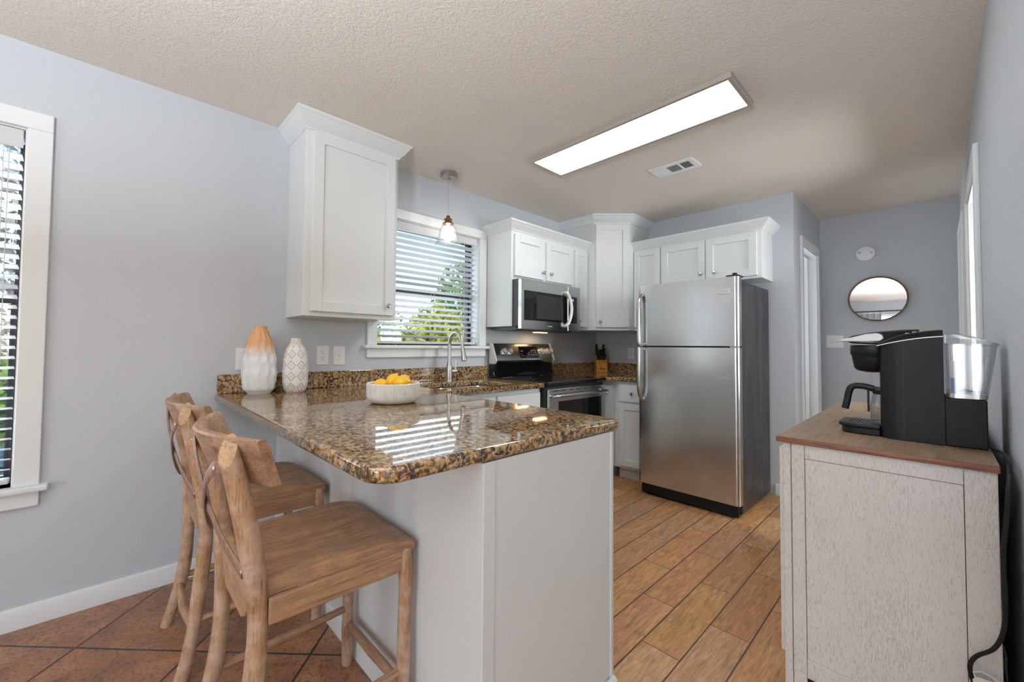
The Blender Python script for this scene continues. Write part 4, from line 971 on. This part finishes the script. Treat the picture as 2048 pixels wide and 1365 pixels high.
# ------------------------------------------------------------------ sideboard
SX0, SX1, SY0, SY1, SZ = 2.243, 2.716, -2.28, -.86, .862
t = thing('sideboard', 'whitewashed wooden sideboard with a brown plank top by the right wall', 'sideboard', (2.48, -1.57, 0))
tp = MB().box(SX0-.017, SX1+.004, SY0-.012, SY1+.012, SZ+.0005, SZ+.0185, .003).build('top', 'sideboard_edge_wood', t)
MB().box(SX0-.0165, SX1+.0035, SY0-.0115, SY1+.0115, SZ+.0187, SZ+.0195, .0003, 1).build('top_face', 'sideboard_top_wood', tp)
MB().box(SX0+.024, SX1, SY0+.010, SY1-.010, .10, SZ).build('carcass', 'sideboard_groove', t)
MB().box(SX0, SX0+.0225, SY0, SY1, .0, SZ, .002, 1).build('front_frame', 'whitewash', t)
MB().box(SX0+.0245, SX0+.0605, SY0, SY0+.009, 0, SZ, .0015, 1).build('stile', 'whitewash', t)
MB().box(SX1-.059, SX1, SY0, SY0+.009, 0, SZ, .0015, 1).build('stile', 'whitewash', t)
MB().box(SX0+.0615, SX1-.060, SY0, SY0+.009, SZ-.046, SZ, .0015, 1).build('rail', 'whitewash', t)
MB().box(SX0+.0615, SX1-.060, SY0, SY0+.009, .10, .16, .0015, 1).build('rail', 'whitewash', t)
MB().box(SX0+.0622, SX1-.0608, SY0+.003, SY0+.0095, .161, SZ-.0475).build('side_panel', 'whitewash', t)
for k in range(3):
    y0 = SY0+.03+k*.465
    d = MB(frame((SX0-.0005, y0+.43, .14), (0, -1, 0), (-1, 0, 0))).box(0, .06, 0, .016, 0, .70, .0015, 1).box(.37, .43, 0, .016, 0, .70, .0015, 1).box(.06, .37, 0, .016, 0, .06).box(.06, .37, 0, .016, .64, .70).box(.06, .37, 0, .008, .06, .64).build('door', 'whitewash', t)

# ------------------------------------------------------------------ coffee maker
SZT = SZ+.0198
t = thing('coffee_maker', 'black coffee maker with a clear water tank on the sideboard', 'coffee maker', (2.55, -1.94, SZT))
def topz(x): return 1.197+.030*(1-((2.655-x)/.18)**2) if x < 2.655 else 1.227
CY0, CY1 = -2.052, -1.83; hc = -1.94
NI0, NI1 = hc-.068, hc+.068
xs = [2.520+(2.626-2.520)*k/8 for k in range(9)]
pl = arc(2.474+.046, CY0+.040, 1, PI, 1.5*PI, 10); pl = [(2.520+.046*(a-2.520), CY0+.040+.040*(b-(CY0+.040))) for a, b in pl]
pl = pl+[(x, CY0) for x in xs[1:]]+[(2.626, NI0)]+[(x, NI0) for x in xs[-2::-1]]+[(2.474, NI0)]
MB().prism(pl, SZT+.001, 0, top=lambda a, b: topz(a)).build('housing', 'black_plastic', t, sharp=40)
xs = [2.566+.06*k/6 for k in range(7)]
MB().prism([(x, NI0+.0005) for x in xs]+[(x, NI1-.0005) for x in xs[::-1]], SZT+.001, 0, top=lambda a, b: topz(a)).build('housing', 'black_plastic', t, sharp=40)
MB().box(2.6265, 2.714, CY0+.001, CY1, SZT+.001, 1.031, .003).build('housing', 'black_plastic', t)
# glossy top cap following the curve
mb = MB(); P = []
NPT = 14
for k in range(NPT+1): x = 2.470+(2.626-2.470)*k/NPT; P.append((x, topz(x)))
pl = [(x, z+.0005) for x, z in P]+[(x, z+.004+.018*math.sin(PI/2*min(1, (x-2.465)/.08))) for x, z in P[::-1]]
mb.prism(pl, CY0+.004, CY1-.004, .004, 2, axis=1).build('top_cap', 'black_gloss', t)
pl = [(x, z-.001) for x, z in P]+[(x, z+.0018) for x, z in P[::-1]]
MB().prism(pl, CY0-.0015, CY0+.003, axis=1).build('trim_strip', 'silver_plastic', t)
MB().box(2.533, 2.5345, CY0-.0006, CY0+.0005, SZT+.004, 1.212).build('seam', 'black_matte', t)
hc = -1.94
# brew head
MB().prism([(2.384, 1.213), (2.384, 1.223), (2.40, 1.232), (2.45, 1.244), (2.528, 1.251), (2.575, 1.252), (2.575, 1.20), (2.47, 1.20), (2.40, 1.205)], hc-.070, hc+.07, .006, 2, axis=1).build('brew_head', 'black_gloss', t)
pl = [(2.361, 1.212), (2.364, 1.217), (2.40, 1.226), (2.44, 1.238), (2.470, 1.241), (2.484, 1.234), (2.487, 1.221), (2.476, 1.212), (2.44, 1.2105)]
MB().prism(pl, hc-.083, hc-.0705, .003, 2, axis=1).prism([(2.361, 1.212), (2.364, 1.217), (2.386, 1.2225), (2.386, 1.2115)], hc-.0705, hc+.0705, .002, 1, axis=1).prism(pl, hc+.0705, hc+.083, .003, 2, axis=1).build('lid_handle', 'light_silver', t)
MB().lathe([(0, 1.199), (.062, 1.199), (.064, 1.196), (.064, 1.166), (.060, 1.160), (.059, 1.150), (.053, 1.115), (.045, 1.106), (.020, 1.100), (0, 1.100)], (2.452, hc, 0), 32).build('brew_basket', 'black_plastic', t)
mb = MB()
for x in (2.545, 2.562, 2.578): mb.lathe([(.006, topz(x)+.021), (.006, topz(x)+.0245), (0, topz(x)+.025)], (x, CY0+.03, 0), 10)
mb.build('button', 'silver_plastic', t)
# drip tray and warming plate
pl = arc(2.40, hc-.045, .043, PI*.95, 1.5*PI, 8)+[(2.4735, hc-.088), (2.4735, hc-.066), (2.565, hc-.066), (2.565, hc+.066), (2.4735, hc+.066), (2.4735, hc+.088)]+arc(2.40, hc+.045, .043, .5*PI, PI*1.05, 8)
MB().prism([(2.42+(a-2.42)*.86 if a < 2.42 else a, b) for a, b in pl], SZT+.001, SZT+.022, .002, 1).prism(pl, SZT+.0222, SZT+.036, .004, 2).build('drip_tray', 'black_plastic', t)
mb = MB()
for i in range(9):
    for j in range(5): mb.box(2.385+i*.009, 2.388+i*.009, hc-.05+j*.022, hc-.04+j*.022, SZT+.0361, SZT+.0372)
mb.build('tray_ribs', 'black_matte', t)
# clear water tank
def ring_wall(x0a, x1a, x0b, x1b, y0, y1, za, zb, th, name, mat, r=.018):
    tb = bmesh.new(); rings = []
    for (e, z, f) in ((0, za, 0), (0, zb, 1), (-th, zb, 1), (-th, za+th, 0)):
        xa = x0a+(x0b-x0a)*f-e; xb = x1a+(x1b-x1a)*f+e
        rings.append([tb.verts.new((x, y, z)) for x, y in rrect(xa, xb, y0-e, y1+e, r)])
    n = len(rings[0])
    for a, b in zip(rings, rings[1:]):
        for i in range(n): tb.faces.new((a[i], a[(i+1) % n], b[(i+1) % n], b[i]))
    tb.faces.new(rings[0][::-1]); tb.faces.new(rings[-1]); mb = MB(); mb._add(tb)
    return mb.build(name, mat, t, sharp=40)
wt = ring_wall(2.630, 2.716, 2.6275, 2.738, CY0+.002, CY1-.01, 1.033, 1.203, .004, 'water_tank', 'clear_plastic')
MB().prism(rrect(2.632, 2.714, CY0+.004, CY1-.012, .016), 1.0335, 1.047).build('tank_base', 'silver_plastic', wt)
MB().prism([(2.6275, 1.2035), (2.740, 1.196), (2.741, 1.202), (2.70, 1.222), (2.655, 1.236), (2.6275, 1.240)], CY0+.0, CY1-.008, .004, 2, axis=1).build('tank_lid', 'clear_plastic', wt)
MB().box(2.640, 2.651, CY0+.02, CY0+.03, 1.05, 1.150, .001).build('filter_holder', 'paper_white', wt)
MB().box(2.6405, 2.6505, CY0+.0185, CY0+.0195, 1.05, 1.095).build('filter_sleeve', 'filter_blue', wt)
mb = MB()
for dx in (0, .008): mb.tube([(2.690+dx, CY0+.008, 1.05), (2.692+dx, CY0+.008, 1.11), (2.697+dx, CY0+.008, 1.145), (2.712+dx*.6, CY0+.008, 1.165), (2.728, CY0+.008, 1.172)], .0022, 8)
mb.build('tank_rib', 'clear_plastic', wt)
mb = MB()
for i in range(26): a = random.random()*2*PI; r = random.random()**.5; mb.sphere((2.672+.016*r*math.cos(a), -1.98+.03*r*math.sin(a), 1.051+.005*random.random()), .0035, seg=6, rings=5)
mb.build('filter_media', 'coffee_speck', wt)
# carafe stands on the tray
cc = (2.4985, hc, SZT+.0378)
t2 = thing('carafe', 'glass coffee carafe with a black handle standing under the brew basket', 'carafe', cc)
cc = Vector(cc)
pr = [(.0, 0), (.050, 0), (.054, .006), (.0545, .055), (.050, .090), (.045, .103)]
MB(Matrix.Translation(cc)).lathe([(r*1.05, z) for r, z in pr], (0, 0, 0), 36).build('jug', 'carafe_glass', t2)
MB(Matrix.Translation(cc)).lathe([(.046, .1035), (.050, .1035), (.051, .118), (.044, .128), (0, .130)], (0, 0, 0), 30).build('lid', 'black_plastic', t2)
hp = [(cc.x-.046, hc, cc.z+.120), (cc.x-.080, hc, cc.z+.128), (cc.x-.106, hc, cc.z+.124), (cc.x-.116, hc, cc.z+.104), (cc.x-.122, hc, cc.z+.070), (cc.x-.128, hc, cc.z+.040)]
MB().tube(crom(hp), .0092, 14, flat=(1.2, .75), up=(0, 1, 0)).box(cc.x-.0645, cc.x-.0585, hc-.006, hc+.006, cc.z+.035, cc.z+.118, .002).build('handle', 'black_plastic', t2)
# cord and tag
pts = [(2.7165, -2.02, SZT+.006), (2.735, -2.10, SZT+.008), (2.737, -2.20, SZT+.012), (2.735, -2.285, SZT+.004), (2.731, -2.312, .84), (2.726, -2.314, .76), (2.719, -2.314, .66), (2.720, -2.314, .56), (2.716, -2.314, .475), (2.700, -2.310, .42), (2.672, -2.306, .385), (2.660, -2.305, .360), (2.659, -2.304, .335), (2.668, -2.304, .30), (2.70, -2.308, .26), (2.735, -2.30, .16), (2.742, -2.1, .115), (2.745, -1.80, .115)]
Q = crom(pts)
MB().tube(Q, .0032, 10, flat=(1.5, .9)).build('power_cord', 'black_plastic', t)
tg = Vector((2.690, -2.318, .316))
t3 = thing('cord_tag', 'white paper tag with a barcode hanging on the black cord', 'tag', tuple(tg))
MB(Matrix.Translation(tg)).prism([(-.026, -.030), (.030, -.034), (.032, .012), (.012, .022), (-.020, .020), (-.028, .010)], -.0008, .0008, axis=1).build('card', 'paper_white', t3)
mb = MB(Matrix.Translation(tg))
for k in range(11): mb.box(-.018+k*.0035, -.018+k*.0035+(.0012 if k % 3 else .0022), -.0013, -.0009, -.022, .004)
mb.build('barcode', 'black_matte', t3)
MB(Matrix.Translation(tg)).tube([(-.022, .002, .014), (-.026, .006, .026), (-.012, .008, .033), (.006, .006, .030), (.018, .004, .022)], .0035, 8, flat=(1.4, .6)).build('tie', 'paper_white', t3)

# ------------------------------------------------------------------ behind the camera: curtains seen in the mirror
t = thing('curtain_rod', 'long black curtain rod over the sliding door in the rear wall', 'curtain rod', (2.7, YR+.09, 2.18))
MB().tube([(.7, YR+.09, 2.18), (4.9, YR+.09, 2.18)], .014, 12).sphere((.69, YR+.09, 2.18), .028).sphere((4.91, YR+.09, 2.18), .028).build('rod', 'black_matte', t)
for x in (1.05, 2.13, 4.55): MB().box(x-.012, x+.012, YR, YR+.09, 2.17, 2.19).box(x-.02, x+.02, YR, YR+.012, 2.12, 2.23).build('bracket', 'black_matte', t)
def curtain(x0, x1, label):
    t = thing('curtain', label, 'curtain', ((x0+x1)/2, YR+.09, 0))
    N = int((x1-x0)/.02); pl = [(x0+(x1-x0)*i/N, YR+.09+.045*math.sin(i*2*PI/6)) for i in range(N+1)]
    MB().prism(pl+[(a, b+.004) for a, b in pl[::-1]], .03, 2.125).build('cloth', 'curtain_cloth', t)
    for i in range(0, N+1, 6): MB().lathe([(.022, -.003), (.026, -.003), (.026, .003), (.022, .003)], (x0+(x1-x0)*i/N, YR+.09, 2.172), 16, axis=0, closed=True).build('ring', 'black_matte', t)
curtain(1.15, 1.65, 'light grey curtain on the left of the rear sliding door')
curtain(1.95, 2.75, 'light grey curtain gathered in the middle of the rear rod')
curtain(4.05, 4.75, 'light grey curtain on the right of the rear sliding door')
t = thing('window_3', 'sliding glass door in the rear wall', None, (2.9, YR, 0), kind='structure')
MB().box(1.2, 1.26, YR-.14, YR-.02, .02, 2.1).box(4.54, 4.6, YR-.14, YR-.02, .02, 2.1).box(1.26, 4.54, YR-.14, YR-.02, 2.04, 2.1).box(1.26, 4.54, YR-.14, YR-.02, .02, .08).box(2.86, 2.94, YR-.12, YR-.04, .08, 2.04).build('frame', 'white_trim', t)
MB().box(1.26, 2.86, YR-.10, YR-.095, .08, 2.04).box(2.94, 4.54, YR-.10, YR-.095, .08, 2.04).build('pane', 'window_glass', t, smooth=False)

t = thing('fill_lamp', 'added black stand and bowl around the fill light behind the camera', 'lamp', (2.5, -5.0, 0))  # added stand dressing the upward fill light, out of view
MB().lathe([(.14, .0), (.14, .015), (.03, .03), (0, .03)], (2.5, -5.0, 0), 28).build('base', 'black_matte', t)
MB().tube([(2.5, -5.0, .03), (2.5, -5.0, 1.52)], .012, 12).build('pole', 'black_matte', t)
MB().lathe([(.02, 1.515), (.10, 1.53), (.20, 1.57), (.205, 1.59), (.20, 1.59), (.195, 1.575), (.10, 1.54), (0, 1.53)], (2.5, -5.0, 0), 36).build('fill_shade', 'white_plastic', t)

# ------------------------------------------------------------------ garden outside the left windows
struct('ground', MB().box(-40, -.16, -30, 30, -.45, -.40), 'lawn_green', smooth=False)
def leaf_ball(name, c, rx, rz, n, size, mat, parent, rnd):
    vs, fs = [], []
    for i in range(n):
        d = Vector((rnd.gauss(0, 1), rnd.gauss(0, 1), rnd.gauss(0, 1))).normalized()*(rnd.random()**.4)
        p = Vector((c[0]+d.x*rx, c[1]+d.y*rx, c[2]+d.z*rz))
        a = Vector((rnd.gauss(0, 1), rnd.gauss(0, 1), rnd.gauss(0, 1))).normalized(); b = a.cross(Vector((rnd.gauss(0, 1), rnd.gauss(0, 1), rnd.gauss(0, 1)))).normalized()
        s = size*(.6+.8*rnd.random()); k = len(vs)
        vs += [p-a*s, p+b*s*.45, p+a*s, p-b*s*.45]; fs.append((k, k+1, k+2, k+3))
    return MB().faces(vs, fs).build(name, mat, parent, smooth=False)
def tree(x, y, h, rx, mat, label, seed, n=2600, size=.10, trunk=.07):
    rnd = random.Random(seed)
    t = thing('tree', label, 'tree', (x, y, -.40), 'trees and shrubs outside the windows')
    MB().tube([(x, y, -.40), (x+.06, y+.04, h*.3), (x-.03, y, h*.75)], [trunk, trunk*.8, trunk*.3], 10).tube([(x+.05, y+.04, h*.3), (x+.3*rx, y+.4*rx, h*.6)], [trunk*.5, trunk*.2], 8).tube([(x+.03, y, h*.4), (x-.3*rx, y-.45*rx, h*.65)], [trunk*.5, trunk*.2], 8).build('trunk', 'bark', t)
    leaf_ball('foliage', (x, y, h*.58), rx, h*.46, n, size, mat, t, rnd)
tree(-7.4, 4.3, 3.9, 1.25, 'foliage_green', 'tall green tree outside, at the right of the sink window', 1)
tree(-5.6, 1.75, 2.1, .85, 'foliage_yellow', 'yellow-green bush outside the middle of the sink window', 2)
tree(-6.6, -.35, 2.2, 1.0, 'foliage_yellow', 'yellow-green bush outside the left part of the sink window', 3)
tree(-11.5, 2.2, 3.0, 1.9, 'foliage_green', 'green tree outside behind the yellow bushes', 4)
tree(-3.8, .0, 1.15, .7, 'foliage_green', 'low green shrub outside under the sink window', 5, 1800)
tree(-3.9, 3.2, 1.3, .55, 'foliage_yellow', 'low yellow shrub outside at the right below the sink window', 6, 1600)
tree(-6.2, -4.9, 4.4, 1.9, 'foliage_grey', 'bare grey twiggy tree outside the tall left window', 7, 3200, .07, .1)
tree(-3.2, -4.75, 1.05, .7, 'foliage_green', 'green shrub outside the tall left window', 8, 1600, .07, .03)
tree(-1.6, -4.7, .45, .6, 'foliage_teal', 'low blue-green shrub right below the tall left window', 9, 1800, .06, .02)
